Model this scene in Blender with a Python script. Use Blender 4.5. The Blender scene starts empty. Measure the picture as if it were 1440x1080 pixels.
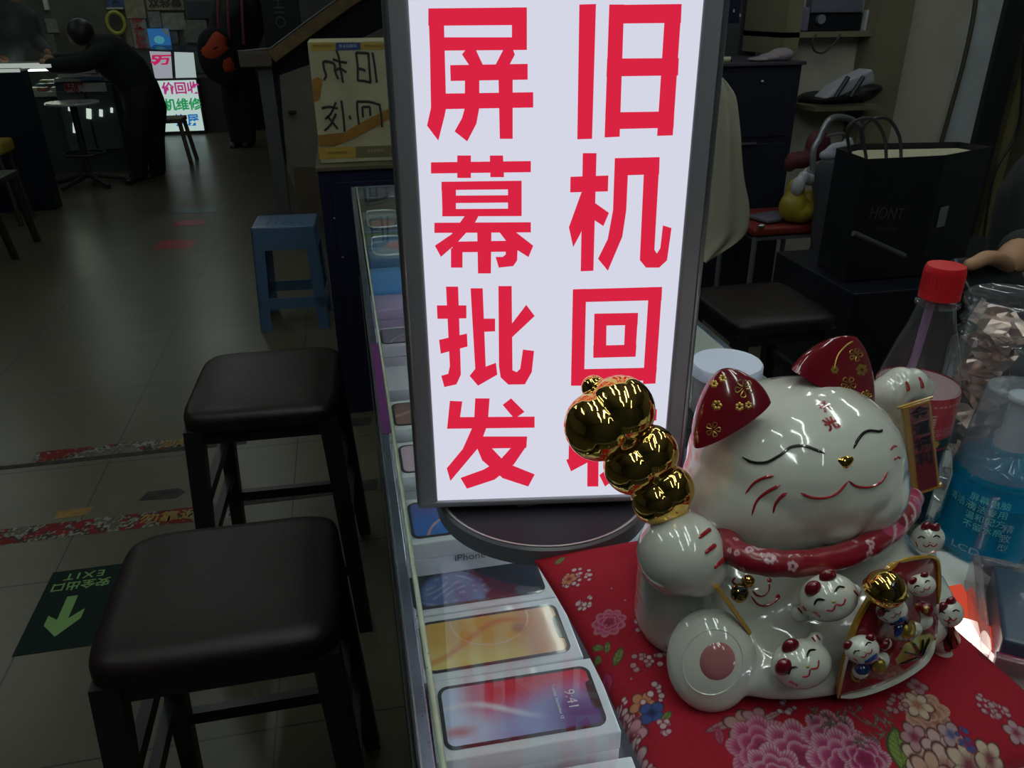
import bpy, bmesh, math, random
import numpy as np
from mathutils import Vector, Matrix
from mathutils.bvhtree import BVHTree
from mathutils.geometry import tessellate_polygon
C = bpy.context.scene.collection
scene = bpy.context.scene
R = math.radians
random.seed(7)

# ------------------------------------------------------------------ camera
F = 1100.0; H = 1.33
def _v(px, py): return Vector((px-720, -(py-540), -F))
_up = -_v(740, 2829).normalized()
_fy = _v(464, 14); _fy = (_fy - _up*_fy.dot(_up)).normalized()
_rx = _fy.cross(_up)
CM = Matrix((_rx, _fy, _up))                 # camera axes -> world
cam_d = bpy.data.cameras.new('camera'); cam_d.sensor_width = 36; cam_d.lens = F/1440*36
cam_d.clip_start = 0.02; cam_d.clip_end = 60
cam_d.dof.use_dof = False
cam = bpy.data.objects.new('camera', cam_d); C.objects.link(cam)
cam.matrix_world = Matrix.Translation((0, 0, H)) @ CM.to_4x4()
scene.camera = cam
EYE = Vector((0, 0, H))
def ray(px, py): return CM @ _v(px, py)
def PZ(px, py, z):
    r = ray(px, py); return EYE + r*((z-H)/r.z)
def PY(px, py, y):
    r = ray(px, py); return EYE + r*(y/r.y)
def PX(px, py, x):
    r = ray(px, py); return EYE + r*(x/r.x)

# ------------------------------------------------------------------ world, exposure, lamps
w = bpy.data.worlds.new('world'); scene.world = w; w.use_nodes = True
w.node_tree.nodes['Background'].inputs[0].default_value = (.5, .56, .6, 1)
w.node_tree.nodes['Background'].inputs[1].default_value = .02
scene.view_settings.view_transform = 'Standard'; scene.view_settings.look = 'None'
scene.view_settings.exposure = 0.0; scene.view_settings.gamma = 1.0
scene.view_settings.use_curve_mapping = False
TUBE = 16.0            # strength of the ceiling tubes
SIGN = .88            # strength of the lit sign face

# ------------------------------------------------------------------ materials
MATS = {}
def mat(name, col=(.5,.5,.5), rough=.5, metal=0., coat=0., spec=None, emit=None, es=0., noise=None, bump=0., bscale=60, sheen=0):
    if name in MATS: return MATS[name]
    m = bpy.data.materials.new(name); m.use_nodes = True; MATS[name] = m
    nt = m.node_tree; b = nt.nodes['Principled BSDF']
    b.inputs['Base Color'].default_value = (*col, 1); b.inputs['Roughness'].default_value = rough
    b.inputs['Metallic'].default_value = metal; b.inputs['Coat Weight'].default_value = coat
    b.inputs['Coat Roughness'].default_value = .04
    if sheen: b.inputs['Sheen Weight'].default_value = sheen
    if spec is not None: b.inputs['Specular IOR Level'].default_value = spec
    if emit: b.inputs['Emission Color'].default_value = (*emit, 1); b.inputs['Emission Strength'].default_value = es
    if noise or bump:
        tc = nt.nodes.new('ShaderNodeTexCoord')
        n = nt.nodes.new('ShaderNodeTexNoise'); n.inputs['Scale'].default_value = noise[1] if noise else bscale
        n.inputs['Detail'].default_value = 5
        nt.links.new(tc.outputs['Object'], n.inputs['Vector'])
        if noise:
            r = nt.nodes.new('ShaderNodeValToRGB'); c2 = noise[0]
            r.color_ramp.elements[0].position = .35; r.color_ramp.elements[1].position = .68
            r.color_ramp.elements[0].color = (*col, 1); r.color_ramp.elements[1].color = (*c2, 1)
            nt.links.new(n.outputs['Fac'], r.inputs['Fac']); nt.links.new(r.outputs['Color'], b.inputs['Base Color'])
        if bump:
            n2 = nt.nodes.new('ShaderNodeTexNoise'); n2.inputs['Scale'].default_value = bscale; n2.inputs['Detail'].default_value = 3
            nt.links.new(tc.outputs['Object'], n2.inputs['Vector'])
            bp = nt.nodes.new('ShaderNodeBump'); bp.inputs['Strength'].default_value = bump; bp.inputs['Distance'].default_value = .004
            nt.links.new(n2.outputs['Fac'], bp.inputs['Height']); nt.links.new(bp.outputs['Normal'], b.inputs['Normal'])
    return m
def emis(name, col, s):
    if name in MATS: return MATS[name]
    m = bpy.data.materials.new(name); m.use_nodes = True; MATS[name] = m
    nt = m.node_tree; nt.nodes.clear()
    e = nt.nodes.new('ShaderNodeEmission'); o = nt.nodes.new('ShaderNodeOutputMaterial')
    e.inputs[0].default_value = (*col, 1); e.inputs[1].default_value = s
    nt.links.new(e.outputs[0], o.inputs[0]); return m
def clear(name, tint=(1,1,1), ior=1.45, rough=.02, body=None, bodyfac=0.):
    """thin clear sheet: Fresnel mix of see-through and mirror, with an optional milky part"""
    if name in MATS: return MATS[name]
    m = bpy.data.materials.new(name); m.use_nodes = True; MATS[name] = m
    nt = m.node_tree; nt.nodes.clear(); L = nt.links.new
    o = nt.nodes.new('ShaderNodeOutputMaterial'); mx = nt.nodes.new('ShaderNodeMixShader')
    lw = nt.nodes.new('ShaderNodeLayerWeight'); lw.inputs[0].default_value = .5
    f5 = nt.nodes.new('ShaderNodeMath'); f5.operation = 'POWER'; f5.inputs[1].default_value = 5
    f = nt.nodes.new('ShaderNodeMath'); f.operation = 'MULTIPLY_ADD'; r0 = ((ior-1)/(ior+1))**2; f.inputs[1].default_value = 1-r0; f.inputs[2].default_value = r0
    L(lw.outputs['Facing'], f5.inputs[0]); L(f5.outputs[0], f.inputs[0])
    t = nt.nodes.new('ShaderNodeBsdfTransparent'); t.inputs[0].default_value = (*tint, 1)
    g = nt.nodes.new('ShaderNodeBsdfGlossy'); g.inputs['Roughness'].default_value = rough
    base = t
    if body:
        d = nt.nodes.new('ShaderNodeBsdfDiffuse'); d.inputs[0].default_value = (*body, 1)
        m2 = nt.nodes.new('ShaderNodeMixShader'); m2.inputs[0].default_value = bodyfac
        L(t.outputs[0], m2.inputs[1]); L(d.outputs[0], m2.inputs[2]); base = m2
    L(f.outputs[0], mx.inputs[0]); L(base.outputs[0], mx.inputs[1]); L(g.outputs[0], mx.inputs[2]); L(mx.outputs[0], o.inputs[0])
    return m
def vcol(name, rough=.5, coat=0., bump=0., sheen=0, spec=.5, bscale=900):
    if name in MATS: return MATS[name]
    m = mat(name, rough=rough, coat=coat, bump=bump, bscale=bscale, sheen=sheen, spec=spec); nt = m.node_tree
    a = nt.nodes.new('ShaderNodeVertexColor'); a.layer_name = 'paint'
    nt.links.new(a.outputs['Color'], nt.nodes['Principled BSDF'].inputs['Base Color']); return m

# ------------------------------------------------------------------ mesh builder
def rotm(rx=0, ry=0, rz=0): return Matrix.Rotation(rz,3,'Z') @ Matrix.Rotation(ry,3,'Y') @ Matrix.Rotation(rx,3,'X')
def frame(o, x, y):
    x = Vector(x).normalized(); y = Vector(y); y = (y - x*y.dot(x)).normalized(); z = x.cross(y)
    return Matrix(((x.x,y.x,z.x,o[0]),(x.y,y.y,z.y,o[1]),(x.z,y.z,z.z,o[2]),(0,0,0,1)))
class MB:
    def __init__(s, M=None): s.v = []; s.f = []; s.mi = []; s.cur = 0; s.M = M
    def add(s, vs, fs, M=None):
        n = len(s.v)
        if M is not None: vs = [M @ Vector(p) for p in vs]
        if s.M is not None: vs = [s.M @ Vector(p) for p in vs]
        s.v += [tuple(p) for p in vs]; s.f += [tuple(i+n for i in f) for f in fs]; s.mi += [s.cur]*len(fs); return s
    def slot(s, i): s.cur = i; return s
    def box(s, c, d, rot=None, bev=0., M=None, taper=1.):
        hx, hy, hz = d[0]/2, d[1]/2, d[2]/2
        if bev <= 0:
            vs = [(sx*hx*(taper if sz>0 else 1), sy*hy*(taper if sz>0 else 1), sz*hz) for sz in (-1,1) for sx,sy in ((-1,-1),(1,-1),(1,1),(-1,1))]
            fs = [(3,2,1,0),(4,5,6,7),(0,1,5,4),(1,2,6,5),(2,3,7,6),(3,0,4,7)]
        else:
            b = bmesh.new(); bmesh.ops.create_cube(b, size=1)
            for v in b.verts: v.co = Vector((v.co.x*d[0], v.co.y*d[1], v.co.z*d[2]))
            bmesh.ops.bevel(b, geom=list(b.edges), offset=min(bev, min(d)*.48), segments=3, profile=.6, affect='EDGES')
            b.verts.index_update(); vs = [tuple(v.co) for v in b.verts]; fs = [[v.index for v in f.verts] for f in b.faces]; b.free()
        T = (rot if rot is not None else Matrix.Identity(3)); c = Vector(c)
        vs = [T @ Vector(p) + c for p in vs]
        return s.add(vs, fs, M)
    def bx(s, x0, x1, y0, y1, z0, z1, bev=0., M=None):
        return s.box(((x0+x1)/2,(y0+y1)/2,(z0+z1)/2), (abs(x1-x0),abs(y1-y0),abs(z1-z0)), bev=bev, M=M)
    def tube(s, pts, rad, seg=8, closed=False, caps=True, flat=1., M=None):
        pts = [Vector(p) for p in pts]; n = len(pts)
        if not hasattr(rad, '__len__'): rad = [rad]*n
        vs = []; fs = []; prev = None
        for i, p in enumerate(pts):
            a = pts[(i-1) % n] if (closed or i > 0) else p; b = pts[(i+1) % n] if (closed or i < n-1) else p
            t = (b-a)
            t = t.normalized() if t.length > 1e-9 else Vector((0,0,1))
            if prev is None:
                u = t.cross(Vector((0,0,1)))
                if u.length < .05: u = t.cross(Vector((1,0,0)))
            else: u = prev - t*prev.dot(t)
            u.normalize(); prev = u; q = t.cross(u)
            for k in range(seg):
                an = 2*math.pi*k/seg; vs.append(p + (u*math.cos(an) + q*math.sin(an)*flat)*rad[i])
        m = n if closed else n-1
        for i in range(m):
            j = (i+1) % n
            for k in range(seg): fs.append((i*seg+k, i*seg+(k+1)%seg, j*seg+(k+1)%seg, j*seg+k))
        if caps and not closed: fs.append(tuple(reversed(range(seg)))); fs.append(tuple((n-1)*seg+k for k in range(seg)))
        return s.add(vs, fs, M)
    def cyl(s, a, b, r0, r1=None, seg=20): return s.tube([a, b], [r0, r0 if r1 is None else r1], seg)
    def lathe(s, prof, c=(0,0,0), seg=40, M=None, sx=1., sy=1.):
        vs = []; fs = []; n = len(prof)
        for r, z in prof:
            for k in range(seg):
                a = 2*math.pi*k/seg; vs.append((c[0]+r*math.cos(a)*sx, c[1]+r*math.sin(a)*sy, c[2]+z))
        for i in range(n-1):
            for k in range(seg): fs.append((i*seg+k, i*seg+(k+1)%seg, (i+1)*seg+(k+1)%seg, (i+1)*seg+k))
        if prof[0][0] > 1e-5: fs.append(tuple(reversed(range(seg))))
        if prof[-1][0] > 1e-5: fs.append(tuple((n-1)*seg+k for k in range(seg)))
        return s.add(vs, fs, M)
    def ell(s, c, r, rot=None, nu=28, nv=18, p=1.):
        if not hasattr(r, '__len__'): r = (r, r, r)
        T = rot if rot is not None else Matrix.Identity(3); c = Vector(c); vs = []; fs = []
        for j in range(nv+1):
            th = math.pi*j/nv
            for i in range(nu):
                a = 2*math.pi*i/nu; q = Vector((math.sin(th)*math.cos(a), math.sin(th)*math.sin(a), math.cos(th)))
                if p != 1.: q = Vector([math.copysign(abs(t)**p, t) for t in q])
                vs.append(T @ Vector((q.x*r[0], q.y*r[1], q.z*r[2])) + c)
        for j in range(nv):
            for i in range(nu): fs.append((j*nu+i, (j+1)*nu+i, (j+1)*nu+(i+1)%nu, j*nu+(i+1)%nu))
        return s.add(vs, fs)
    def prism(s, poly, z0, z1, M=None):
        n = len(poly); tri = tessellate_polygon([[Vector((x,y,0)) for x,y in poly]])
        vs = [(x,y,z0) for x,y in poly] + [(x,y,z1) for x,y in poly]
        ar = sum(poly[i][0]*poly[(i+1)%n][1]-poly[(i+1)%n][0]*poly[i][1] for i in range(n))
        fs = []
        for t in tri:
            a = [poly[i] for i in t]; sg = (a[1][0]-a[0][0])*(a[2][1]-a[0][1])-(a[1][1]-a[0][1])*(a[2][0]-a[0][0])
            t = tuple(t) if sg > 0 else tuple(reversed(t))
            fs.append(tuple(i+n for i in t)); fs.append(tuple(reversed(t)))
        for i in range(n):
            j = (i+1) % n; q = (i, j, j+n, i+n); fs.append(q if ar > 0 else tuple(reversed(q)))
        return s.add(vs, fs, M)
    def extrude_profile(s, prof, M, length):
        """profile in local XY swept along local Z"""
        return s.prism(prof, 0, length, M)
    def mesh(s, name, smooth=True):
        me = bpy.data.meshes.new(name); me.from_pydata([tuple(p) for p in s.v], [], s.f)
        me.polygons.foreach_set('material_index', s.mi); me.polygons.foreach_set('use_smooth', [smooth]*len(me.polygons)); me.update(); return me
    def build(s, name, mats, parent=None, smooth=True, angle=38, origin=None, bevel=0.):
        me = s.mesh(name, smooth); return put(name, me, mats, parent, smooth, angle, origin, bevel)
WM = {}      # world matrices of what was linked so far
def put(name, me, mats, parent=None, smooth=True, angle=38, origin=None, bevel=0.):
    if not isinstance(mats, (list, tuple)): mats = [mats]
    me.materials.clear()
    for m in mats: me.materials.append(m)
    o = bpy.data.objects.new(name, me); C.objects.link(o)
    if smooth and angle:
        try: me.set_sharp_from_angle(angle=R(angle))
        except Exception: pass
    W = Matrix.Identity(4)
    if parent is not None:
        W = WM[parent.name]; me.transform(W.inverted()); o.parent = parent
    elif origin is not None:
        W = Matrix.Translation(origin); me.transform(W.inverted()); o.matrix_world = W
    WM[o.name] = W
    if bevel:
        b = o.modifiers.new('bevel', 'BEVEL'); b.width = bevel; b.segments = 2; b.limit_method = 'ANGLE'
    return o
def tag(o, label=None, cat=None, group=None, kind=None):
    if label: o['label'] = label
    if cat: o['category'] = cat
    if group: o['group'] = group
    if kind: o['kind'] = kind
    return o
def thing(name, loc, label, cat, rz=0., group=None):
    o = bpy.data.objects.new(name, None); o.empty_display_size = .05; C.objects.link(o)
    W = Matrix.Translation(loc) @ Matrix.Rotation(rz, 4, 'Z'); o.matrix_world = W; WM[o.name] = W
    return tag(o, label, cat, group)
def kids(o): return [c for c in bpy.data.objects if c.parent == o]
def dup(o, parent=None, M=None, label=None):
    c = o.copy(); C.objects.link(c); c.parent = parent
    if M is not None: c.matrix_world = M; WM[c.name] = M.copy()
    if label: c['label'] = label
    for k in kids(o): dup(k, c)
    return c
def struct(o): o['kind'] = 'structure'; return o
def finished(o):
    """the mesh of an object with its modifiers worked in"""
    dg = bpy.context.evaluated_depsgraph_get(); dg.update()
    me = bpy.data.meshes.new_from_object(o.evaluated_get(dg), depsgraph=dg)
    return me
def fuse(mb, voxel=.002, smooth=8, fac=.5, decim=None):
    me = mb.mesh('tmp'); o = bpy.data.objects.new('tmp', me); C.objects.link(o)
    r = o.modifiers.new('r', 'REMESH'); r.mode = 'VOXEL'; r.voxel_size = voxel; r.use_smooth_shade = True
    if smooth:
        k = o.modifiers.new('s', 'SMOOTH'); k.factor = fac; k.iterations = smooth
    m2 = finished(o); bpy.data.objects.remove(o)
    m2.polygons.foreach_set('use_smooth', [True]*len(m2.polygons)); return m2
def skin(pts, edges, rad, sub=2, root=0):
    me = bpy.data.meshes.new('tmp'); me.from_pydata([tuple(p) for p in pts], edges, [])
    o = bpy.data.objects.new('tmp', me); C.objects.link(o)
    o.modifiers.new('k', 'SKIN')
    for i, v in enumerate(me.skin_vertices[0].data):
        r = rad[i]; v.radius = r if hasattr(r, '__len__') else (r, r); v.use_root = (i == root)
    o.modifiers['k'].use_smooth_shade = True
    s = o.modifiers.new('s', 'SUBSURF'); s.levels = sub; s.render_levels = sub
    m2 = finished(o); bpy.data.objects.remove(o)
    m2.polygons.foreach_set('use_smooth', [True]*len(m2.polygons)); return m2
def chain(pts, edges, rad, voxel=.02, smooth=5):
    mb = MB()
    for a, b in edges:
        A, B = Vector(pts[a]), Vector(pts[b]); ra, rb = [(sum(r)/2 if hasattr(r,'__len__') else r) for r in (rad[a], rad[b])]
        n = max(2, int((B-A).length/(min(ra,rb)*.55))+1)
        for k in range(n+1): t = k/n; mb.ell(A.lerp(B,t), ra*(1-t)+rb*t, nu=14, nv=9)
    return fuse(mb, voxel, smooth)
def loft(rows, y, depth, folds=5, seed=0, n=6, seg=40, bottom=.7):
    """hanging cloth: rows of (picture row, left, right) at distance y, oval in section with folds running down it"""
    rr = cr(rows, n); vs = []; fs = []; N = len(rr)
    for i, (py_, xl, xr) in enumerate(rr):
        a = PY(xl,py_,y); b = PY(xr,py_,y); c = (a+b)/2; hw = (b.x-a.x)/2; t = i/(N-1)
        for k in range(seg):
            an = 2*math.pi*k/seg; f = 1+(.10+.16*t)*math.sin(an*folds+seed+1.5*math.sin(t*3+seed)); q = math.sin(an)
            vs.append((c.x+hw*math.cos(an), y+depth*(.5+.5*min(1,t*3))*q*f, c.z+.012*math.sin(an*3+seed)*t*bottom))
    for i in range(N-1):
        for k in range(seg): fs.append((i*seg+k, (i+1)*seg+k, (i+1)*seg+(k+1)%seg, i*seg+(k+1)%seg))
    fs.append(tuple(range(seg))); fs.append(tuple((N-1)*seg+k for k in reversed(range(seg))))
    return MB().add(vs, fs)
def cr(pts, n=8, closed=False):
    """Catmull-Rom through pts (any dimension)"""
    P = [np.array(p, float) for p in pts]; out = []; m = len(P)
    rng = range(m) if closed else range(m-1)
    for i in rng:
        p0 = P[(i-1) % m] if (closed or i > 0) else 2*P[0]-P[1]; p1 = P[i]; p2 = P[(i+1) % m]
        p3 = P[(i+2) % m] if (closed or i < m-2) else 2*P[-1]-P[-2]
        for k in range(n):
            t = k/n; out.append(.5*((2*p1)+(-p0+p2)*t+(2*p0-5*p1+4*p2-p3)*t*t+(-p0+3*p1-3*p2+p3)*t**3))
    if not closed: out.append(P[-1])
    return out
def text(s, M, size, m, parent, name='lettering', bold=0., depth=.0003, sx=1., align='CENTER', spacing=1., label=None):
    cu = bpy.data.curves.new('t', 'FONT'); cu.body = s; cu.size = size; cu.align_x = align; cu.align_y = 'CENTER'
    cu.offset = bold; cu.extrude = depth; cu.space_character = spacing; cu.resolution_u = 3
    o = bpy.data.objects.new('t', cu); C.objects.link(o); me = finished(o); bpy.data.objects.remove(o)
    me.transform(Matrix.Diagonal((sx,1,1,1))); me.transform(M)
    return put(name, me, m, parent, smooth=False)
def paint_grid(fn, nu, nv, surf, name, m, parent=None, origin=None, keep=None, smooth=True):
    """grid over u,v in 0..1; surf(U,V)->xyz arrays, fn(U,V)->rgb array"""
    U, V = np.meshgrid(np.linspace(0,1,nu), np.linspace(0,1,nv)); P = surf(U, V); col = fn(U, V)
    me = bpy.data.meshes.new(name)
    co = np.stack(P, -1).reshape(-1,3); idx = np.arange(nu*nv).reshape(nv,nu)
    q = np.stack([idx[:-1,:-1], idx[:-1,1:], idx[1:,1:], idx[1:,:-1]], -1).reshape(-1,4)
    me.from_pydata(co.tolist(), [], q.tolist())
    a = me.color_attributes.new('paint', 'FLOAT_COLOR', 'POINT')
    rgba = np.ones((nu*nv,4), np.float32); rgba[:,:3] = col.reshape(-1,3); a.data.foreach_set('color', rgba.ravel())
    me.polygons.foreach_set('use_smooth', [smooth]*len(me.polygons)); me.update()
    return put(name, me, m, parent, smooth=False, origin=origin)
def lin(r, g, b):
    f = lambda c: (c/255/12.92) if c/255 <= .04045 else ((c/255+.055)/1.055)**2.4
    return (f(r), f(g), f(b))

# ------------------------------------------------------------------ the shell of the market hall
def floor_mat():
    m = bpy.data.materials.new('floor tiles'); m.use_nodes = True; nt = m.node_tree; L = nt.links.new; b = nt.nodes['Principled BSDF']
    g = nt.nodes.new('ShaderNodeNewGeometry'); mp = nt.nodes.new('ShaderNodeMapping'); L(g.outputs['Position'], mp.inputs[0])
    mp.inputs['Location'].default_value = (.25+.6*20, -.64+.6*20+.02, 0)
    br = nt.nodes.new('ShaderNodeTexBrick'); br.offset = 0; br.inputs['Scale'].default_value = 1; br.inputs['Brick Width'].default_value = .6; br.inputs['Row Height'].default_value = .6
    br.inputs['Mortar Size'].default_value = .0022; br.inputs['Mortar Smooth'].default_value = .1
    br.inputs['Color1'].default_value = (.108,.100,.064,1); br.inputs['Color2'].default_value = (.097,.091,.058,1); br.inputs['Mortar'].default_value = (.022,.021,.018,1)
    L(mp.outputs[0], br.inputs[0])
    n = nt.nodes.new('ShaderNodeTexNoise'); n.inputs['Scale'].default_value = 7; n.inputs['Detail'].default_value = 6; L(g.outputs['Position'], n.inputs[0])
    r = nt.nodes.new('ShaderNodeValToRGB'); r.color_ramp.elements[0].position = .15; r.color_ramp.elements[0].color = (.70,.70,.68,1); r.color_ramp.elements[1].position = .85
    L(n.outputs[0], r.inputs[0])
    mx = nt.nodes.new('ShaderNodeMixRGB'); mx.blend_type = 'MULTIPLY'; mx.inputs[0].default_value = .8
    L(br.outputs[0], mx.inputs[1]); L(r.outputs[0], mx.inputs[2]); L(mx.outputs[0], b.inputs['Base Color'])
    n2 = nt.nodes.new('ShaderNodeTexNoise'); n2.inputs['Scale'].default_value = 3; L(g.outputs['Position'], n2.inputs[0])
    mr = nt.nodes.new('ShaderNodeMapRange'); mr.inputs[3].default_value = .27; mr.inputs[4].default_value = .36; L(n2.outputs[0], mr.inputs[0]); L(mr.outputs[0], b.inputs['Roughness'])
    b.inputs['Specular IOR Level'].default_value = .5
    return m
struct(MB().bx(-5.5, 4.2, -2.2, 12.2, -.05, 0).build('floor', floor_mat(), smooth=False))
struct(MB().bx(-5.5, 4.2, -2.2, 12.2, 2.9, 2.95).build('ceiling', mat('ceiling paint', (.30,.31,.31), .8), smooth=False))
dimwall = mat('dim wall paint', (.20,.21,.20), .8, noise=((.13,.14,.14), 3))
struct(MB().bx(-5.5, 4.2, 12.1, 12.2, 0, 2.9).build('wall_back', dimwall, smooth=False))
struct(MB().bx(-5.5, -5.4, -2.2, 12.1, 0, 2.9).build('wall_left', dimwall, smooth=False))
struct(MB().bx(4.1, 4.2, -2.2, 12.1, 0, 2.9).build('wall_right', dimwall, smooth=False))
struct(MB().bx(-5.4, 4.1, -2.2, -2.1, 0, 2.9).build('wall_front', mat('wall behind the camera', (.05,.055,.06), .8), smooth=False))

# ceiling tubes (above the frame, seen only as streaks in the glaze)
tube_m = emis('tube glow', (.90,1.0,.93), TUBE)
fix_m = mat('tube fixture metal', (.5,.5,.5), .4, .3)
TUBES = [(-1.6,1.2,0),(-.5,.9,0),(.55,.25,0),(-.1,.75,0),(1.4,.9,0),(-.9,3.4,0),(.7,3.0,0),(-2.6,4.5,0),(-1.0,6.0,0),(-3.4,7.0,0),(-1.6,8.6,0),(-3.0,9.9,0),(-1.9,10.4,0),(-.2,-.7,0),(.9,-1.2,0),(2.4,1.6,0),(1.9,2.7,0),(.35,-.25,0)]
lamp0 = None
for i, (x, y, rz) in enumerate(TUBES):
    M = Matrix.Translation((x, y, 2.62)) @ Matrix.Rotation(rz, 4, 'Z')
    if lamp0 is None:
        lamp0 = thing('ceiling_tube_light', (x, y, 2.62), 'white fluorescent tube light on the ceiling above the stalls', 'ceiling light', group='ceiling tube lights')
        MB().bx(x-.05, x+.05, y-.62, y+.62, 2.66, 2.9).build('housing', fix_m, lamp0, smooth=False)
        MB().cyl((x, y-.6, 2.635), (x, y+.6, 2.635), .018, seg=12).build('tube', tube_m, lamp0)
    else: dup(lamp0, None, M)

# ------------------------------------------------------------------ floor stickers and tapes
def flat_sheet(name, poly, z, m, parent=None, origin=None, th=.0006): return MB().prism(poly, z, z+th).build(name, m, parent, smooth=False, origin=origin)
ex = thing('exit_floor_sticker', (-.775, 1.70, 0), 'dark green floor sticker reading EXIT with a light green arrow', 'floor sticker')
flat_sheet('backing', [(-.855,1.552),(-.685,1.552),(-.685,1.856),(-.855,1.856)], .0005, mat('exit green', (.005,.017,.013), .6, spec=.15), ex)
glow = mat('exit light green', (.20,.36,.13), .6, spec=.15)
MX = Matrix.Translation((-.770, 1.70, .0013)) @ Matrix.Rotation(math.pi, 4, 'Z')
text('EXIT', MX @ Matrix.Translation((0,-.128,0)), .036, glow, ex, 'lettering', bold=.0004, spacing=1.3, sx=1.1)
text('安全出口', MX @ Matrix.Translation((0,-.090,0)), .036, glow, ex, 'lettering', bold=.0007)
MB().prism([(-.790,1.745),(-.765,1.745),(-.765,1.66),(-.735,1.69),(-.735,1.655),(-.778,1.60),(-.815,1.645),(-.815,1.68),(-.790,1.66)], .0011, .0014).build('arrow', glow, ex, smooth=False)

def torn_tape(name, x0, x1, y0, w, base, cols, label, seed, words=None, z=.0004, slope=0.):
    """old floor tape: worn through in places, its colours chipped"""
    rnd = np.random.RandomState(seed)
    nu, nv = int((x1-x0)/.0035), max(8, int(w/.0035))
    U, V = np.meshgrid(np.linspace(0,1,nu), np.linspace(0,1,nv))
    def noise(sc, sd):
        r = np.random.RandomState(sd); g = r.rand(24, int(260*sc)+4)
        x = U*(x1-x0)*40*sc; y = V*w*40*sc
        xi = x.astype(int) % (g.shape[1]-1); yi = y.astype(int) % 23; fx = x % 1; fy = y % 1
        fx = fx*fx*(3-2*fx); fy = fy*fy*(3-2*fy)
        return g[yi,xi]*(1-fx)*(1-fy)+g[yi,xi+1]*fx*(1-fy)+g[yi+1,xi]*(1-fx)*fy+g[yi+1,xi+1]*fx*fy
    n1 = noise(1.,seed)*.6+noise(2.6,seed+1)*.4; n2 = noise(.35,seed+2); n3 = noise(4,seed+3)
    col = np.zeros(U.shape+(3,)); col[:] = base
    wear = n1*.6 + n2*.55
    wear = np.where(V < .5, wear, wear)
    col = col*(.75+.5*n2[...,None]); col[wear > .50] = cols[0]; col[(wear > .585)] = cols[1]; col[(wear > .66)] = cols[2]; col[(n3 > .80) & (wear > .42)] = cols[1]
    me = bpy.data.meshes.new(name); idx = np.arange(nu*nv).reshape(nv,nu)
    co = np.stack([x0+U*(x1-x0), y0+slope*U*(x1-x0)+(V-.5)*w+(n3-.5)*.004*(np.abs(V-.5)>.45), np.full(U.shape, z)+.0003], -1).reshape(-1,3)
    q = np.stack([idx[:-1,:-1], idx[:-1,1:], idx[1:,1:], idx[1:,:-1]], -1).reshape(-1,4)
    hole = (n2*.5+n1*.5)[:-1,:-1].reshape(-1) > .70
    q = q[~hole]; me.from_pydata(co.tolist(), [], q.tolist())
    a = me.color_attributes.new('paint', 'FLOAT_COLOR', 'POINT'); rgba = np.ones((nu*nv,4), np.float32); rgba[:,:3] = col.reshape(-1,3); a.data.foreach_set('color', rgba.ravel())
    me.update(); o = put(name, me, vcol('worn tape', .6, spec=.2), None, smooth=False, origin=((x0+x1)/2, y0, 0))
    return tag(o, label, 'floor tape')
RED = (.20,.014,.014); DKT = (.035,.03,.026); WHT = (.26,.25,.22); YEL = (.27,.17,.02); BLK = (.02,.02,.022)
red_far = torn_tape('red_warning_tape', -1.10, -.43, 2.512, .07, RED, (DKT, WHT, (.10,.09,.07)), 'worn red warning tape on the floor, the farther of two', 11)
red_near = torn_tape('red_warning_tape', -1.35, -.42, 2.055, .078, RED, (DKT, WHT, (.10,.09,.07)), 'worn red warning tape on the floor, nearer of two, beside the exit sticker', 23)
yel = mat('tape yellow print', YEL, .5)
text('勿靠近', Matrix.Translation((-.63,2.51,.0012)), .05, yel, red_far, 'print', bold=.001)
text('勿靠近', Matrix.Translation((-.60,2.055,.0012)), .055, yel, red_near, 'print', bold=.001)
text('注意', Matrix.Translation((-1.24,2.055,.0012)), .05, yel, red_near, 'print', bold=.001)
def hazard(x0, x1, y0, w, label, n0=0, grey_to=None):
    mb = MB(); st = .085; sh = .035; k = 0; x = x0
    mb.slot(0).prism([(x0,y0-w/2),(x1,y0-w/2),(x1,y0+w/2),(x0,y0+w/2)], .0003, .0007)
    while x < x1-.02:
        if k % 2 == n0 and (grey_to is None or x > grey_to):
            mb.slot(1).prism([(x,y0+w/2),(x+st,y0+w/2),(min(x+st+sh,x1),y0-w/2),(x+sh,y0-w/2)], .0007, .0010)
        x += st; k += 1
    o = mb.build('hazard_tape', [mat('tape black', BLK, .6, spec=.2, noise=((.05,.05,.045), 30)), mat('tape yellow', (.28,.155,.018), .5, noise=((.18,.10,.018), 40))], smooth=False, origin=((x0+x1)/2,y0,0))
    return tag(o, label, 'floor tape')
hazard(-.42, .0, 2.525, .06, 'yellow and black hazard tape on the floor, the farther of two')
hazard(-.42, .0, 2.10, .062, 'yellow and black hazard tape on the floor behind the nearer stool')
hazard(-1.5, -.42, 2.462, .026, 'thin blackened tape strip along the farther red tape', grey_to=-.42)
tag(MB().prism([(-.705,2.165),(-.60,2.155),(-.575,2.185),(-.60,2.21),(-.69,2.21)], .0003,.0009).build('black_tape_scrap', mat('tape black'), smooth=False, origin=(-.64,2.18,0)), 'small black scrap of tape on the floor above the red tape', 'floor tape')
tag(MB().prism([(-.93,2.115),(-.84,2.12),(-.83,2.16),(-.925,2.155)], .0003,.0009).build('yellow_tape_scrap', mat('tape yellow'), smooth=False, origin=(-.88,2.14,0)), 'small yellow scrap of tape on the floor', 'floor tape')
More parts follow.
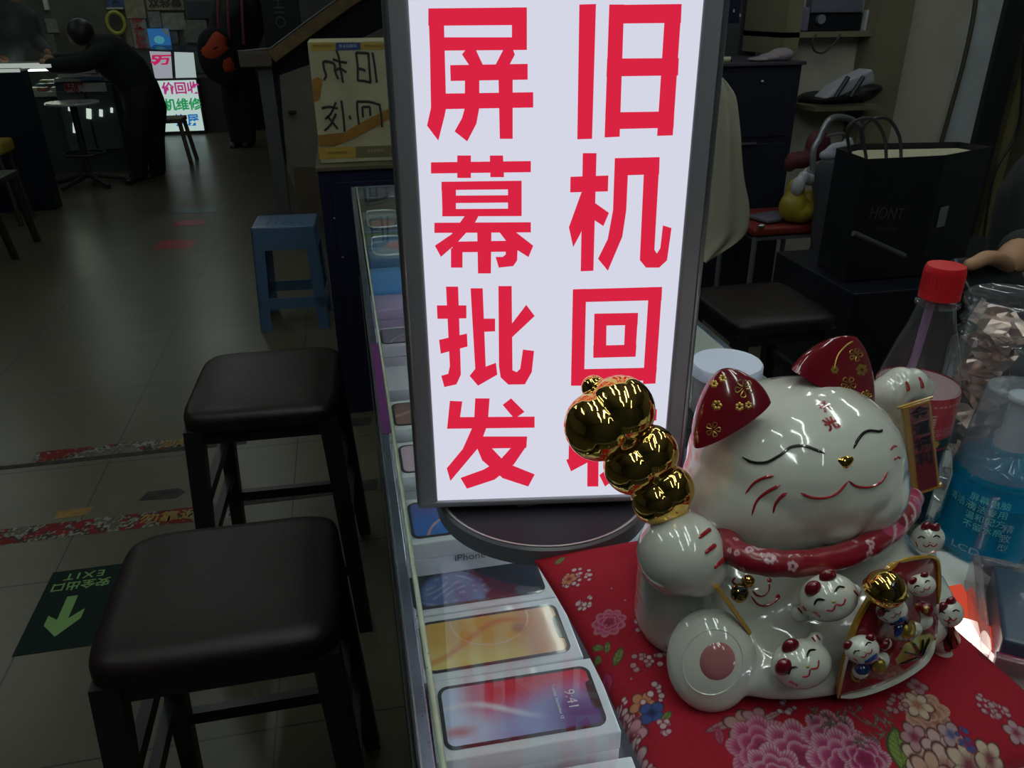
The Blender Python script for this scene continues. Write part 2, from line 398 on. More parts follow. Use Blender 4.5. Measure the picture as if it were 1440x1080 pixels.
for poly, cl, lb in (([(215,352),(222,342),(230,338),(275,337),(270,348),(225,351)], (.33,.02,.03), 'small red floor sticker on the aisle, nearer of two'),
                 ([(240,319),(247,311),(290,308),(286,316),(250,318)], (.36,.04,.06), 'small red floor sticker on the aisle, farther of two'),
                 ([(240,300),(247,293),(305,291),(302,299)], (.07,.13,.15), 'small teal floor sticker on the aisle')):
    pp = [PZ(x, y, 0) for x, y in poly]; c = sum(pp, Vector())/len(pp)
    tag(MB().prism([(p.x,p.y) for p in reversed(pp)], .0003, .0008).build('floor_sticker', mat('sticker %s' % lb[-12:], cl, .3), smooth=False, origin=(c.x,c.y,0)), lb, 'floor sticker')

# ------------------------------------------------------------------ leather bar stools
leather = mat('dark brown leather', (.012,.007,.0075), .42, bump=.10, bscale=160, spec=.35)
blackwood = mat('black painted wood', (.010,.011,.014), .35, spec=.5)
def cushion_top(L, Wd, z0, th, r=.045, n=26):
    """seat pad: flat rounded square with a soft domed top and a rolled edge"""
    mb = MB(); rings = [(0,0.),( .25,0),(.55,.0),(.80,-.10),(.92,-.25),(.985,-.55),(1.0,-.9),(1.0,-1.6)]
    seg = 56
    def outline(s, k):
        a = 2*math.pi*k/seg; c, q = math.cos(a), math.sin(a); e = .27
        return (math.copysign(abs(c)**e, c)*L/2*s, math.copysign(abs(q)**e, q)*Wd/2*s)
    vs = []; fs = []
    for s, dz in rings:
        for k in range(seg): x, y = outline(max(s,.001), k); vs.append((x, y, z0 + th*(.75+.25*0) + dz*th*.55))
    for i in range(len(rings)-1):
        for k in range(seg): fs.append((i*seg+k, (i+1)*seg+k, (i+1)*seg+(k+1)%seg, i*seg+(k+1)%seg))
    fs.append(tuple((len(rings)-1)*seg+k for k in range(seg)))
    return mb.add(vs, fs)
def make_stool(loc, rz, label, w=.315, d=.29, h=.60):
    t = thing('bar_stool', loc, label, 'stool', rz, 'leather topped bar stools')
    W = WM[t.name]
    def b(mb, n, m, **k):
        mb.v = [tuple(W @ Vector(p)) for p in mb.v]; return mb.build(n, m, t, **k)
    b(cushion_top(w, d, h-.045, .05), 'seat', leather, angle=60)
    fr = MB()
    for sx in (-1,1): fr.bx(sx*(w/2-.022)-.009, sx*(w/2-.022)+.009, -d/2+.02, d/2-.02, h-.085, h-.05)
    for sy in (-1,1): fr.bx(-w/2+.02, w/2-.02, sy*(d/2-.022)-.009, sy*(d/2-.022)+.009, h-.085, h-.05)
    b(fr, 'apron', blackwood, smooth=False)
    sp = .045
    for sx in (-1,1):
        for sy in (-1,1):
            x0, y0 = sx*(w/2-.024), sy*(d/2-.024); x1, y1 = x0+sx*sp*.7, y0+sy*sp
            lm = MB(); a = .0185
            vs = [(x1-a*.8,y1-a*.8,0),(x1+a*.8,y1-a*.8,0),(x1+a*.8,y1+a*.8,0),(x1-a*.8,y1+a*.8,0),(x0-a,y0-a,h-.05),(x0+a,y0-a,h-.05),(x0+a,y0+a,h-.05),(x0-a,y0+a,h-.05)]
            lm.add(vs, [(3,2,1,0),(4,5,6,7),(0,1,5,4),(1,2,6,5),(2,3,7,6),(3,0,4,7)]); b(lm, 'leg', blackwood, smooth=False)
    def lx(z, s): return s*(w/2-.024+sp*.7*(1-z/(h-.05)))
    def ly(z, s): return s*(d/2-.024+sp*(1-z/(h-.05)))
    for z, pr in ((.17,'x'),(.25,'y'),(.36,'y')):
        for s in (-1,1):
            m = MB()
            if pr == 'x': m.box((0, ly(z,s), z), (2*lx(z,1), .018, .026))
            else: m.box((lx(z,s), 0, z), (.018, 2*ly(z,1), .026))
            b(m, 'rung', blackwood, smooth=False)
    return t
st = make_stool((-.228, .968, 0), 0, 'dark leather topped bar stool nearest the camera', d=.30, w=.325)
make_stool((-.218, 1.672, 0), R(-2), 'dark leather topped bar stool between the near stool and the blue stool', d=.345, w=.32)
make_stool((1.105, 1.89, 0), R(0), 'dark leather stool standing behind the glass counter by the gift bag crate', d=.32, w=.30)

# ------------------------------------------------------------------ blue plastic stool
blue_pl = mat('light blue plastic', (.075,.15,.27), .35, coat=.2)
bs = thing('plastic_stool', (-.288, 3.63, 0), 'light blue plastic step stool standing in the aisle', 'stool', R(-3))
Wb = WM[bs.name]
def pl_stool():
    tw, td, bw, bd, h = .136, .112, .155, .14, .478
    top = MB(M=Wb); top.box((0,0,h-.012), (tw*2, td*2, .024), bev=.010)
    for k in range(5): top.box((-.07+k*.035, 0, h+.001), (.006, .13, .004))
    top.build('seat', blue_pl, bs, angle=50)
    def side(i):
        # four side walls with a window and two legs each
        mb = MB(M=Wb)
        A = Matrix.Rotation(i*math.pi/2, 4, 'Z'); wt, wb_ = (tw, bw) if i % 2 == 0 else (td, bd); dt, db = (td, bd) if i % 2 == 0 else (tw, bw)
        def wx(z, f): return f*(wb_+(wt-wb_)*z/h)
        def dy(z): return -(db+(dt-db)*z/h)
        def quad(f0a, f1a, za, f0b, f1b, zb, th=.006):
            vs = [(wx(za,f0a),dy(za),za),(wx(za,f1a),dy(za),za),(wx(zb,f1b),dy(zb),zb),(wx(zb,f0b),dy(zb),zb)]
            vs += [(x,y+th,z) for x,y,z in vs]
            mb.add(vs, [(0,1,2,3),(7,6,5,4),(1,0,4,5),(2,1,5,6),(3,2,6,7),(0,3,7,4)], A)
        quad(-1,1,h-.105,-1,1,h-.01); quad(-1,1,.105,-.98,.98,.155)
        quad(-1,-.68,.105,-1,-.64,h-.10); quad(.68,1,.105,.64,1,h-.10)
        quad(-1,-.68,0,-1,-.68,.105); quad(.68,1,0,.68,1,.105)
        return mb
    for i in range(4): side(i).build('side_panel', blue_pl, bs, smooth=False)
pl_stool()

# ------------------------------------------------------------------ glass showcase counter
CT = .91
alu = mat('brushed aluminium', (.42,.45,.48), .28, 1.)
alu_dk = mat('dark anodised aluminium', (.10,.11,.13), .35, .8)
navy = mat('dark navy laminate', (.013,.014,.040), .30, spec=.5)
navy2 = mat('near black navy', (.006,.007,.014), .4)
sheetglass = clear('sheet glass', (.96,.985,.97), 1.5, .003)
ct = thing('glass_showcase', (.25, 1.0, 0), 'long glass topped showcase counter with a metal rim full of phone boxes', 'showcase')
X0, X1, Y0, Y1 = .009, .49, .02, 2.115
MB().bx(X0+.012, X1-.012, Y0+.01, Y1-.01, CT-.006, CT).build('glass_top', sheetglass, ct, smooth=False)
rim = MB()
rim.bx(X0, X0+.010, Y0, Y1, CT-.03, CT+.0015, bev=.001)
rim.bx(X1-.010, X1, Y0, Y1, CT-.03, CT+.0015, bev=.001); rim.bx(X0, X1, Y1-.010, Y1, CT-.03, CT+.0015, bev=.001); rim.bx(X0, X1, Y0, Y0+.010, CT-.03, CT+.0015, bev=.001)
rim.build('metal_rim', mat('rim metal', (.36,.46,.60), .22, .9, noise=((.24,.29,.36), 25)), ct, smooth=False)
MB().bx(X0-.0005, X0+.001, Y0, Y1, CT-.028, CT-.004).build('rim_side_strip', alu_dk, ct, smooth=False)
MB().bx(X0+.001, X0+.0022, Y0, Y1, CT+.0012, CT+.0026).build('rim_outer_bead', alu, ct, smooth=False)
ge = MB(); ge.cyl((X0+.0145, Y0+.01, CT+.0005), (X0+.0145, Y1-.01, CT+.0005), .0022, seg=10)
ge.build('glass_edge_seal', mat('greenish clear seal', (.42,.50,.36), .18, coat=1., noise=((.34,.44,.30), 90)), ct)
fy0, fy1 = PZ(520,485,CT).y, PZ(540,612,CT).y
mfo = MB().bx(X0+.001, X0+.0125, fy1, fy0, CT+.0016, CT+.0022); mfo.build('painted_reflection', mat('magenta reflection paint', (.15,.03,.15), .3, noise=((.08,.03,.12), 60)), ct, smooth=False)  # purple reflection on the rim, painted as a thin coloured strip
spk = MB(); rs = random.Random(3)
for i in range(90):
    yy = .30 + rs.random()**1.7*.9; xx = X0 + .004 + rs.random()*.012; spk.add([(xx, yy, CT+.0031), (xx+.0006, yy, CT+.0031), (xx+.0008, yy+.0009, CT+.0031), (xx, yy+.0008, CT+.0031)], [(0,1,2,3)])
sp_o = spk.build('rust_specks', mat('rust specks', (.02,.015,.012), .8), ct, smooth=False); sp_o['kind'] = 'stuff'
MB().bx(X0, X0+.006, Y0, Y1, .66, CT-.03).build('side_glass', clear('dark side glass', (.25,.27,.33), 1.5, .02), ct, smooth=False)
MB().bx(X1-.006, X1, Y0, Y1, .66, CT-.03).build('side_glass', MATS['dark side glass'], ct, smooth=False)
MB().bx(X0, X1, Y1-.006, Y1, .66, CT-.03).build('end_panel', navy, ct, smooth=False)
MB().bx(X0+.006, X1-.006, Y0, Y1-.006, .685, .70).build('display_shelf', mat('display shelf', (.035,.038,.05), .35), ct, smooth=False)
MB().bx(X0+.004, X1, Y0, Y1, .06, .66).build('cabinet', navy2, ct, smooth=False)
MB().bx(X0-.001, X0+.006, Y0, Y1, .655, .67).build('lower_rail', alu_dk, ct, smooth=False)
MB().bx(X0+.03, X1-.03, Y0+.03, Y1-.03, 0, .06).build('plinth', navy2, ct, smooth=False)
MB().bx(X1-.020, X1-.011, .06, 2.05, CT-.022, CT-.012).build('led_strip', emis('showcase led', (.86,.92,1.0), 34.0), ct, smooth=False)
MB().bx(X1-.062, X1-.0105, Y0+.01, Y1-.01, CT-.0055, CT+.0012).build('pale_edge_board', mat('pale green grey edge', (.34,.38,.36), .3, coat=.3), ct, smooth=False)
# desk joined at the right
dk = thing('side_desk', (.75,.3,0), 'pale topped desk joined to the right of the glass counter', 'desk')
MB().bx(X1+.001, 1.05, .0, .60, CT-.03, CT).build('desk_top', mat('pale laminate', (.55,.57,.55), .45, noise=((.48,.50,.48), 60)), dk, smooth=False, bevel=.002)
MB().bx(X1+.03, 1.02, .03, .57, 0, CT-.03).build('desk_body', navy2, dk, smooth=False)

# ------------------------------------------------------------------ phone boxes in the showcase
white_card = mat('white glossy card', (.74,.76,.80), .35, coat=.3)
def hexv(*c): return np.array(c)
def sm(a, b, x): t = np.clip((x-a)/(b-a), 0, 1); return t*t*(3-2*t)
def mixc(c, d, t): return c*(1-t[...,None]) + np.array(d)*t[...,None]
def full(U, c): o = np.zeros(U.shape+(3,)); o[:] = c; return o
def pic_wave(U, V):
    c = full(U, (.30,.33,.62)); c = mixc(c, (.55,.60,.80), sm(.45,.15,U)); c = mixc(c, (.70,.05,.08), sm(.25,.9,V+.15*np.sin(U*6))*sm(.05,.35,U))
    c = mixc(c, (.10,.04,.20), sm(.55,.85,U)*sm(.75,.2,V)); c = mixc(c, (.75,.70,.80), sm(.09,.0,np.abs(V-.45-.22*np.sin(U*5+1)))*.8*sm(.7,.4,U))
    c = mixc(c, (.55,.12,.14), sm(.16,.0,np.hypot(U-.08,(V-.22)))*.9); return c
def pic_orange(U, V):
    c = full(U, (.72,.42,.10)); c = mixc(c, (.78,.62,.20), sm(.6,.1,V+.3*U)); c = mixc(c, (.72,.25,.08), sm(.12,.0,np.abs(V-.5-.35*np.sin((U-.3)*5)))*.8)
    c = mixc(c, (.66,.30,.16), sm(.62,.8,U)); c = mixc(c, (.75,.55,.40), sm(.015,.0,np.abs(np.hypot((U-.50)*1.9,V-.9)-.55))*.9)
    c = mixc(c, (.42,.18,.12), sm(.17,.05,np.hypot((U-.70)*2,V-.62))*.7); return c
def pic_earth(U, V):
    c = full(U, (.012,.016,.04)); r = np.hypot((U-.30)*2.1, V-.25); c = mixc(c, (.10,.16,.36), sm(.62,.45,r))
    cl = np.sin(U*31+3*np.sin(V*9))*np.sin(V*23+4*np.sin(U*13)); c = mixc(c, (.45,.50,.62), sm(.35,.9,cl)*sm(.62,.5,r)*.3); return c
def pic_arc(U, V):
    c = full(U, (.05,.16,.50)); c = mixc(c, (.10,.12,.36), sm(.7,.3,U)*sm(.3,.9,V)); c = mixc(c, (.80,.35,.30), sm(.03,.0,np.abs(np.hypot((U-.62)*1.6,V+.1)-.82))*.9); return c
def pic_grey(U, V):
    c = full(U, (.22,.19,.25)); c = mixc(c, (.60,.50,.62), sm(.02,.0,np.abs(np.hypot((U-.62)*1.6,V+.1)-.85))); c = mixc(c, (.40,.30,.42), sm(.80,.60,np.hypot((U-.62)*1.6,V+.1))*.6); return c
def pic_brown(U, V):
    c = full(U, (.25,.14,.13)); c = mixc(c, (.55,.30,.22), sm(.1,.0,np.abs(V-.4-.3*np.sin(U*4)))); return c
def pic_pink(U, V):
    c = full(U, (.55,.10,.16)); c = mixc(c, (.62,.45,.55), sm(.5,.1,U)); return c
scr_m = vcol('printed screen', .25, coat=.6)
def phone_box(x1, y0, zt, pic, label, notch=True, skew=0., h=.05, words=None, side=None, L=.163, Wd=.089, card=white_card):
    """lying phone box: picture of a phone on the lid, its top pointing to +x"""
    loc = (x1-L/2, y0+Wd/2, zt-h); t = thing('phone_box', loc, label, 'box', skew, 'phone boxes lying in the showcase'); W = WM[t.name]
    MB(M=W).box((0,0,(h-.022)/2), (L-.001, Wd-.001, h-.022), bev=.0015).build('base', card, t, angle=50)
    MB(M=W).box((0,0,h-.011), (L, Wd, .0215), bev=.0015).build('lid', card, t, angle=50)
    if pic:
        pl, pw = .146, .071; r = .010
        def rr(l, w_, r, n=6):
            out = []
            for cx, cy, a0 in ((l/2-r,w_/2-r,0),(-l/2+r,w_/2-r,90),(-l/2+r,-w_/2+r,180),(l/2-r,-w_/2+r,270)):
                for k in range(n+1): a = R(a0+90*k/n); out.append((cx+r*math.cos(a), cy+r*math.sin(a)))
            return out
        pf = MB(M=W).prism(rr(pl,pw,r), h+.0001, h+.0004).build('phone_picture', mat('printed phone rim', (.03,.03,.035), .3, coat=.6), t, smooth=False)
        a, b = pl/2-.0035, pw/2-.0035
        def surf(U, V):
            x = (U*2-1)*a; y = (V*2-1)*b
            # pull the corners in so that the picture keeps the rounded outline
            rr_ = .0075; cx = np.clip(np.abs(x)-(a-rr_), 0, None); cy = np.clip(np.abs(y)-(b-rr_), 0, None); d = np.hypot(cx, cy); k = np.where(d > rr_, rr_/np.maximum(d,1e-9), 1)
            x = np.where(d > rr_, np.sign(x)*((a-rr_)+cx*k), x); y = np.where(d > rr_, np.sign(y)*((b-rr_)+cy*k), y)
            z = np.full(U.shape, h+.0005); P = np.array(W); return [P[0,0]*x+P[0,1]*y+P[0,3], P[1,0]*x+P[1,1]*y+P[1,3], z+P[2,3]]
        paint_grid(pic, 110, 56, surf, 'screen_picture', scr_m, t)
        if notch: MB(M=W).prism([(a+.001,-.017),(a+.001,.017),(a-.004,.015),(a-.005,.012),(a-.005,-.012),(a-.004,-.015)], h+.0005, h+.0008).build('notch', MATS['printed phone rim'], t, smooth=False)
    if words:
        for s, size, (px_, py_), mname, rot in words:
            text(s, W @ Matrix.Translation((px_, py_, h+.0009)) @ Matrix.Rotation(rot, 4, 'Z'), size, mname, t, 'lettering', depth=.0001)
    if side:
        text(side, W @ frame((-.010, -Wd/2-.0003, h*.42), (1,0,0), (0,0,1)), .013, mat('grey print', (.12,.12,.14), .4), t, 'lettering', depth=.0001)
    return t
wp = mat('white print', (.75,.75,.80), .5)
dim_card = mat('lilac grey card', (.56,.54,.62), .4, coat=.2)
phone_box(.1905, .459, .757, pic_wave, 'white phone box whose lid shows a red and blue wave screen reading 9:41', skew=R(-1), side=None,
          words=[('9:41', .0135, (.047,-.002), wp, R(-90)), ('Tuesday, September 12', .0042, (.034,-.002), wp, R(-90))])
phone_box(.183, .551, .755, pic_orange, 'white phone box whose lid shows an orange and yellow planet screen')
phone_box(.180, .643, .754, pic_earth, 'white phone box whose lid shows a dark blue earth screen', notch=False)
phone_box(.187, .706, .80, pic_arc, 'white phone box with a blue lid screen and iPhone printed on its side', notch=False, side='iPhone', h=.046+.0)
phone_box(.196, .362, .735, None, 'plain white phone box lowest in the photo, below the wave screen box', skew=R(-1.5))
phone_box(.187, .845, .80, pic_pink, 'white phone box with a pink red lid screen beside the foot of the sign', notch=False)
phone_box(.187, .972, .80, pic_brown, 'white phone box with a brownish lid screen beside the sign', notch=False)
phone_box(.187, 1.10, .80, None, 'plain pale phone box between the brown screen box and the grey screen box', card=dim_card)
phone_box(.187, 1.278, .80, pic_grey, 'pale phone box whose grey lid screen shows a thin arc', notch=False, card=dim_card)
phone_box(.187, 1.465, .80, None, 'lilac phone box farthest in the row, next to the blue case packs', card=mat('lilac card', (.42,.32,.50), .4))
# riser under the raised boxes
rr_o = MB().bx(.022,.20,.70,1.57,.70,.7535).build('riser_block', mat('riser grey', (.30,.30,.34), .5), smooth=False, origin=(.11,1.1,.70))
tag(rr_o, 'pale riser under the raised phone boxes in the showcase', 'riser')

# clear packs with phone cases at the far end
def pic_case(U, V):
    c = full(U, (.05,.22,.50)); c = mixc(c, (.35,.50,.68), sm(.5,.2,np.hypot(U-.35,V-.25))); c = mixc(c, (.60,.28,.36), sm(.25,.15,np.hypot((U-.4)*1.2,(V-.60)*1.0))); c = mixc(c, (.03,.08,.24), sm(.7,.9,U)); return c
def pic_case2(U, V):
    c = full(U, (.04,.12,.26)); c = mixc(c, (.45,.60,.75), (np.sin(V*26) > .55)*1.*sm(.55,.6,U)*sm(.9,.8,U)); c = mixc(c, (.45,.22,.18), sm(.28,.2,np.hypot((U-.25)*1.3,(V-.35)*1.3))); c = mixc(c, (.40,.45,.42), sm(.5,.7,V)*sm(.6,.5,U)*.7); return c
for i, (ya, yb, pic, lb) in enumerate(((1.62,1.80,pic_case,'blue and pink phone case pack in the showcase, nearer of two'),(1.86,2.06,pic_case2,'dark blue phone case pack at the far end of the showcase'))):
    t = thing('phone_case_pack', (.11,(ya+yb)/2,.70), lb, 'phone case pack', group='phone case packs at the far end')
    MB().bx(.03,.20,ya,yb,.70,.855,bev=.003).build('card_box', mat('pack card', (.07,.16,.30), .5), t)
    def surf(U, V, ya=ya, yb=yb): return [.032+U*.166, ya+.002+V*(yb-ya-.004), np.full(U.shape,.8556)]
    paint_grid(pic, 60, 60, surf, 'printed_card', scr_m, t)
    cs = MB(); pts = [(x,y,.862) for x,y in [p for p in cr([(.045,ya+.02),(.10,ya+.012),(.125,ya+.03),(.118,yb-.05),(.10,yb-.02),(.05,yb-.02),(.042,yb-.05)],6,True)]]
    cs.tube(pts, .0022, 6, closed=True); cs.build('clear_case_outline', mat('clear case edge', (.75,.80,.82), .1, coat=1.), t)
gb = MB().bx(.03,.20,1.812,1.85,.70,.853,bev=.002).build('green_pack', mat('green card', (.05,.16,.07), .5), origin=(.11,1.83,.70)); tag(gb, 'thin green pack between the two phone case packs', 'pack')
pk = MB().bx(.03,.17,1.58,1.61,.70,.84).build('blue_pack', mat('sky blue card', (.12,.34,.66), .4), origin=(.1,1.6,.70), smooth=False); tag(pk, 'sky blue pack standing in front of the nearer case pack', 'pack')

# ------------------------------------------------------------------ the lit sign
SO = Vector((.0345, .574, .937)); SX = Vector((.2265, -.0365, 0)).normalized(); SW = .2285; SZ = Vector((0,0,1)); SN = SX.cross(SZ)  # towards the viewer
SF = frame(SO, SX, SZ)      # local x along the face, y up, z out of the face
TOP = .445
sg = thing('lightbox_sign', SO - SN*.02, 'tall lit white sign with big red characters standing on the counter', 'lit sign')
sgf = mat('sign frame metal', (.32,.33,.37), .5, .4)
sgl = mat('sign frame satin edge', (.40,.42,.46), .30, .9)
bw = .0165
for nm, xa, xb in (('frame_side',0,bw),('frame_side',SW-bw,SW)):
    m = MB(M=SF)
    m.box(((xa+xb)/2, TOP/2, -.0225), (bw, TOP, .045), bev=.0035)
    m.build(nm, sgf, sg, angle=60)
for xa in (.0012, SW-.0012):
    MB(M=SF).cyl((xa, .004, -.002), (xa, TOP-.004, -.002), .0028, seg=10).build('edge_bead', sgl, sg)
m = MB(M=SF); m.box((SW/2, .0025, -.0225), (SW+.002, .006, .046), bev=.002); m.build('bottom_rail', sgf, sg, angle=60)
m = MB(M=SF); m.box((SW/2, TOP, -.0225), (SW, .02, .045), bev=.003); m.build('top_rail', sgf, sg, angle=60)
MB(M=SF).box((SW/2, TOP/2, -.003), (SW-2*bw+.002, TOP-.012, .002)).build('light_panel', emis('lit white acrylic', (.76,.77,.90), SIGN), sg, smooth=False)
MB(M=SF).box((SW/2, TOP/2, -.042), (SW-2*bw+.002, TOP-.012, .002)).build('back_panel', mat('sign back', (.05,.05,.06), .5), sg, smooth=False)
inv = SF.inverted()
def sloc(px, py):
    r = ray(px, py); t = (SO-EYE).dot(SN)/r.dot(SN); q = inv @ (EYE + r*t); return (q.x, q.y)
def cA(p): return sloc(520+p[0]/2.7, p[1]/2.7)
def cB(p): return sloc(540+p[0]/2.5717, 380+p[1]/2.5717)
GA = {
'屏': [[(222,32),(597,28),(597,95),(222,98)],[(540,28),(597,28),(597,190),(540,190)],[(226,142),(597,142),(597,190),(228,193)],[(222,32),(280,32),(290,410),(284,440),(260,535),(217,478),(232,410),(228,190)],
 [(365,188),(402,188),(432,252),(380,252),(350,207)],[(475,252),(508,188),(545,190),(551,208),(528,252)],[(305,248),(600,243),(600,303),(307,308)],[(361,250),(416,250),(416,410),(405,470),(370,538),(322,500),(350,450),(361,410)],[(488,250),(543,250),(543,528),(494,528)],[(235,357),(621,351),(621,409),(235,416)]],
'幕': [[(232,618),(612,613),(612,655),(232,660)],[(332,592),(384,592),(384,677),(332,677)],[(456,592),(506,592),(510,674),(458,674)],[(272,692),(577,688),(577,720),(272,723)],[(272,692),(327,692),(327,823),(276,823)],[(525,690),(577,688),(577,822),(525,822)],[(275,745),(575,743),(575,770),(275,773)],[(275,796),(577,794),(577,822),(275,823)],
 [(245,848),(612,846),(612,884),(245,886)],[(360,823),(412,823),(398,850),(330,925),(270,977),(247,935),(310,892)],[(490,880),(550,880),(621,935),(603,978),(530,932)],[(318,920),(560,916),(560,957),(310,960)],[(308,945),(352,945),(352,1018),(308,1018)],[(408,885),(462,885),(460,1040),(411,1040)],[(515,950),(562,925),(560,990),(545,1012),(490,1018),(478,978),(505,978),(517,968)]],
'旧': [[(797,17),(860,15),(845,528),(789,530)],[(911,17),(967,17),(950,520),(893,523)],[(1125,17),(1186,15),(1152,515),(1093,517)],[(911,19),(1186,15),(1183,87),(910,90)],[(903,223),(1175,221),(1172,287),(900,291)],[(896,428),(1158,424),(1155,486),(895,492)]],
'机': [[(810,583),(862,583),(850,1030),(802,1032)],[(763,673),(907,668),(905,728),(762,732)],[(805,732),(858,740),(800,890),(773,940),(757,865)],[(852,770),(860,775),(909,810),(888,860),(850,835)],[(932,602),(984,602),(975,800),(960,900),(905,1030),(868,985),(905,910),(925,800)],[(932,602),(1102,598),(1100,663),(932,668)],[(1045,600),(1102,598),(1082,950),(1092,965),(1105,945),(1115,858),(1147,868),(1130,990),(1100,1018),(1050,1018),(1027,990)]]}
GB = {
'批': [[(224,62),(268,62),(278,380),(262,415),(218,425),(207,385),(232,378),(238,350)],[(191,130),(298,130),(298,176),(193,178)],[(199,255),(300,232),(302,278),(205,304)],[(313,68),(357,68),(368,352),(405,338),(410,380),(340,420),(310,385),(330,360)],[(355,178),(402,178),(402,223),(357,225)],[(414,60),(462,60),(465,365),(480,372),(493,360),(503,290),(543,295),(535,370),(510,415),(450,416),(422,390),(416,350)],[(460,200),(515,128),(545,168),(463,245)]],
'发': [[(238,476),(283,478),(275,535),(545,533),(545,572),(228,576)],[(330,467),(382,467),(375,560),(345,640),(240,765),(227,720),(285,650),(325,560)],[(430,490),(460,467),(508,515),(472,540)],[(340,605),(518,605),(515,645),(335,648)],[(465,640),(517,636),(470,705),(400,760),(300,793),(277,755),(360,725),(420,690)],[(335,642),(385,642),(440,700),(545,742),(522,785),(430,755),(355,690)]],
'回': [[(684,72),(732,70),(724,420),(677,420)],[(960,64),(1007,63),(983,412),(938,414)],[(684,72),(1007,63),(1005,110),(684,118)],[(680,362),(988,355),(983,400),(680,410)],[(762,160),(806,160),(804,318),(758,318)],[(875,158),(920,157),(910,315),(868,316)],[(762,160),(920,157),(918,200),(762,203)],[(758,276),(914,272),(911,315),(758,319)]],
'收': [[(672,510),(706,510),(706,690),(668,700)],[(660,690),(742,650),(748,692),(677,730)],[(738,490),(778,490),(776,785),(736,785)],[(830,510),(988,506),(986,546),(825,550)],[(850,470),(895,480),(850,580),(800,640),(780,600)],[(925,546),(965,546),(920,660),(860,740),(800,785),(780,745),(850,690)],[(820,590),(860,580),(920,680),(985,735),(955,780),(880,710)]]}
redlit = emis('lit red film', (.70,.018,.055), .98)
for G, cf in ((GA, cA), (GB, cB)):
    for ch, strokes in G.items():
        m = MB(M=SF)
        for s_ in strokes:
            m.prism([cf(p) for p in s_], -.0018, -.0012)
        m.build('character', redlit, sg, smooth=False)
# foot
bc = Vector((.152, .600, CT+.0016))
ft = MB(); ft.lathe([(0,0),(.097,0),(.0995,.0015),(.0995,.0165),(.0975,.0185),(.0955,.0185)], bc, 72)
ft.build('round_foot', mat('grey foot plastic', (.16,.17,.19), .35, .3), sg, angle=40)
MB().lathe([(.0955,.0180),(.093,.0188),(0,.0192)], bc, 72).build('foot_cover', mat('dark foot cover', (.018,.019,.028), .5, spec=.3), sg)
MB().lathe([(.0965,.0183),(.0972,.0196),(.0957,.0196),(.0955,.0183)], bc, 72).build('foot_bead', mat('pale foot bead', (.45,.45,.42), .3), sg)
cc = SO + SX*SW/2 - SN*.022
MB().bx(cc.x-.03, cc.x+.03, cc.y-.012, cc.y+.012, bc.z+.018, SO.z+.002).build('neck', sgf, sg, smooth=False)

# ------------------------------------------------------------------ things standing on the counter
plastic = clear('clear bottle plastic', (.94,.95,.96), 1.7, .03, body=(.5,.52,.55), bodyfac=.03)
# cola bottle
bt = thing('cola_bottle', (.447,.503,CT), 'plastic cola bottle with a red cap and red label, part empty', 'bottle')
bc2 = (.447,.503,CT)
prof = [(0,.004),(.018,.001),(.024,.0),(.030,.006),(.0325,.016),(.0325,.03),(.0318,.045),(.0322,.06),(.0322,.118),(.0325,.125),(.0318,.135),(.029,.152),(.0235,.172),(.0175,.190),(.0142,.203),(.0132,.210),(.0132,.224)]
MB().lathe(prof, bc2, 48).build('bottle_body', plastic, bt)
MB().lathe([(0,.006),(.022,.003),(.029,.008),(.0312,.018),(.0312,.045),(.0308,.060),(.0312,.098),(0,.0982)], bc2, 40).build('cola', mat('cola liquid', (.010,.004,.003), .05, coat=1.), bt)
# label: printed sleeve, red with a dark green stripe
def lab(U, V):
    c = full(U, (.48,.012,.030)); a = U*6.283; 
    c = mixc(c, (.012,.05,.022), ((V<.23)&(V>.04))*1.); c = mixc(c, (.60,.40,.03), (((V-.135)**2/.006+(((U*6)%1-.5)**2)/.02) < 1)*1.)
    g = (np.sin(U*420+7*np.sin(V*60))>.15)*(np.sin(V*150)>.2)*((V>.30)&(V<.44)); c = mixc(c, (.62,.45,.45), g*.8)
    c = mixc(c, (.60,.42,.42), ((np.abs(V-.86)<.02)&(np.sin(U*300)>-.3))*.6)
    for u0 in (.72,.22): c = mixc(c, (.62,.55,.55), ((np.abs(U-u0)<.012)&(np.abs(V-.60)<.13)&(np.sin(V*120)>-.2))*.9)
    for k in range(4):
        for u0 in (.58,.08): c = mixc(c, (.66,.40,.42), ((np.abs(U-u0-.0-.028*k)<.009)&(np.abs(V-.62)<.12)&(np.hypot((U-u0-.028*k)*60,(V-.62)*4)>.35))*.55)
    return c
def labs(U, V):
    a = U*2*np.pi; r = .0328; return [bc2[0]+r*np.cos(a), bc2[1]+r*np.sin(a), CT+.090+V*.048]
paint_grid(lab, 220, 60, labs, 'label', vcol('label print', .3, coat=.5), bt)
MB().lathe([(.0319,.0985),(.0319,.137)], bc2, 40).build('label_inside', mat('pale pink label back', (.42,.26,.29), .5), bt)
capm = mat('red cap plastic', (.62,.012,.022), .35, coat=.2)
cp = MB(); cp.lathe([(0.0135,.212),(.0152,.2125),(.0152,.217),(.0149,.218),(.0149,.236),(.0138,.2385),(0,.239)], bc2, 48)
cp.build('cap', capm, bt, angle=40)
rg = MB()
for k in range(36):
    a = 2*math.pi*k/36; rg.box((bc2[0]+.0149*math.cos(a), bc2[1]+.0149*math.sin(a), CT+.226), (.0007,.0012,.016), rot=rotm(rz=a))
rg.build('cap_ridges', capm, bt, smooth=False)
MB().lathe([(.0135,.2055),(.0165,.2065),(.0165,.2085),(.0135,.2095)], bc2, 40).build('neck_ring', plastic, bt)
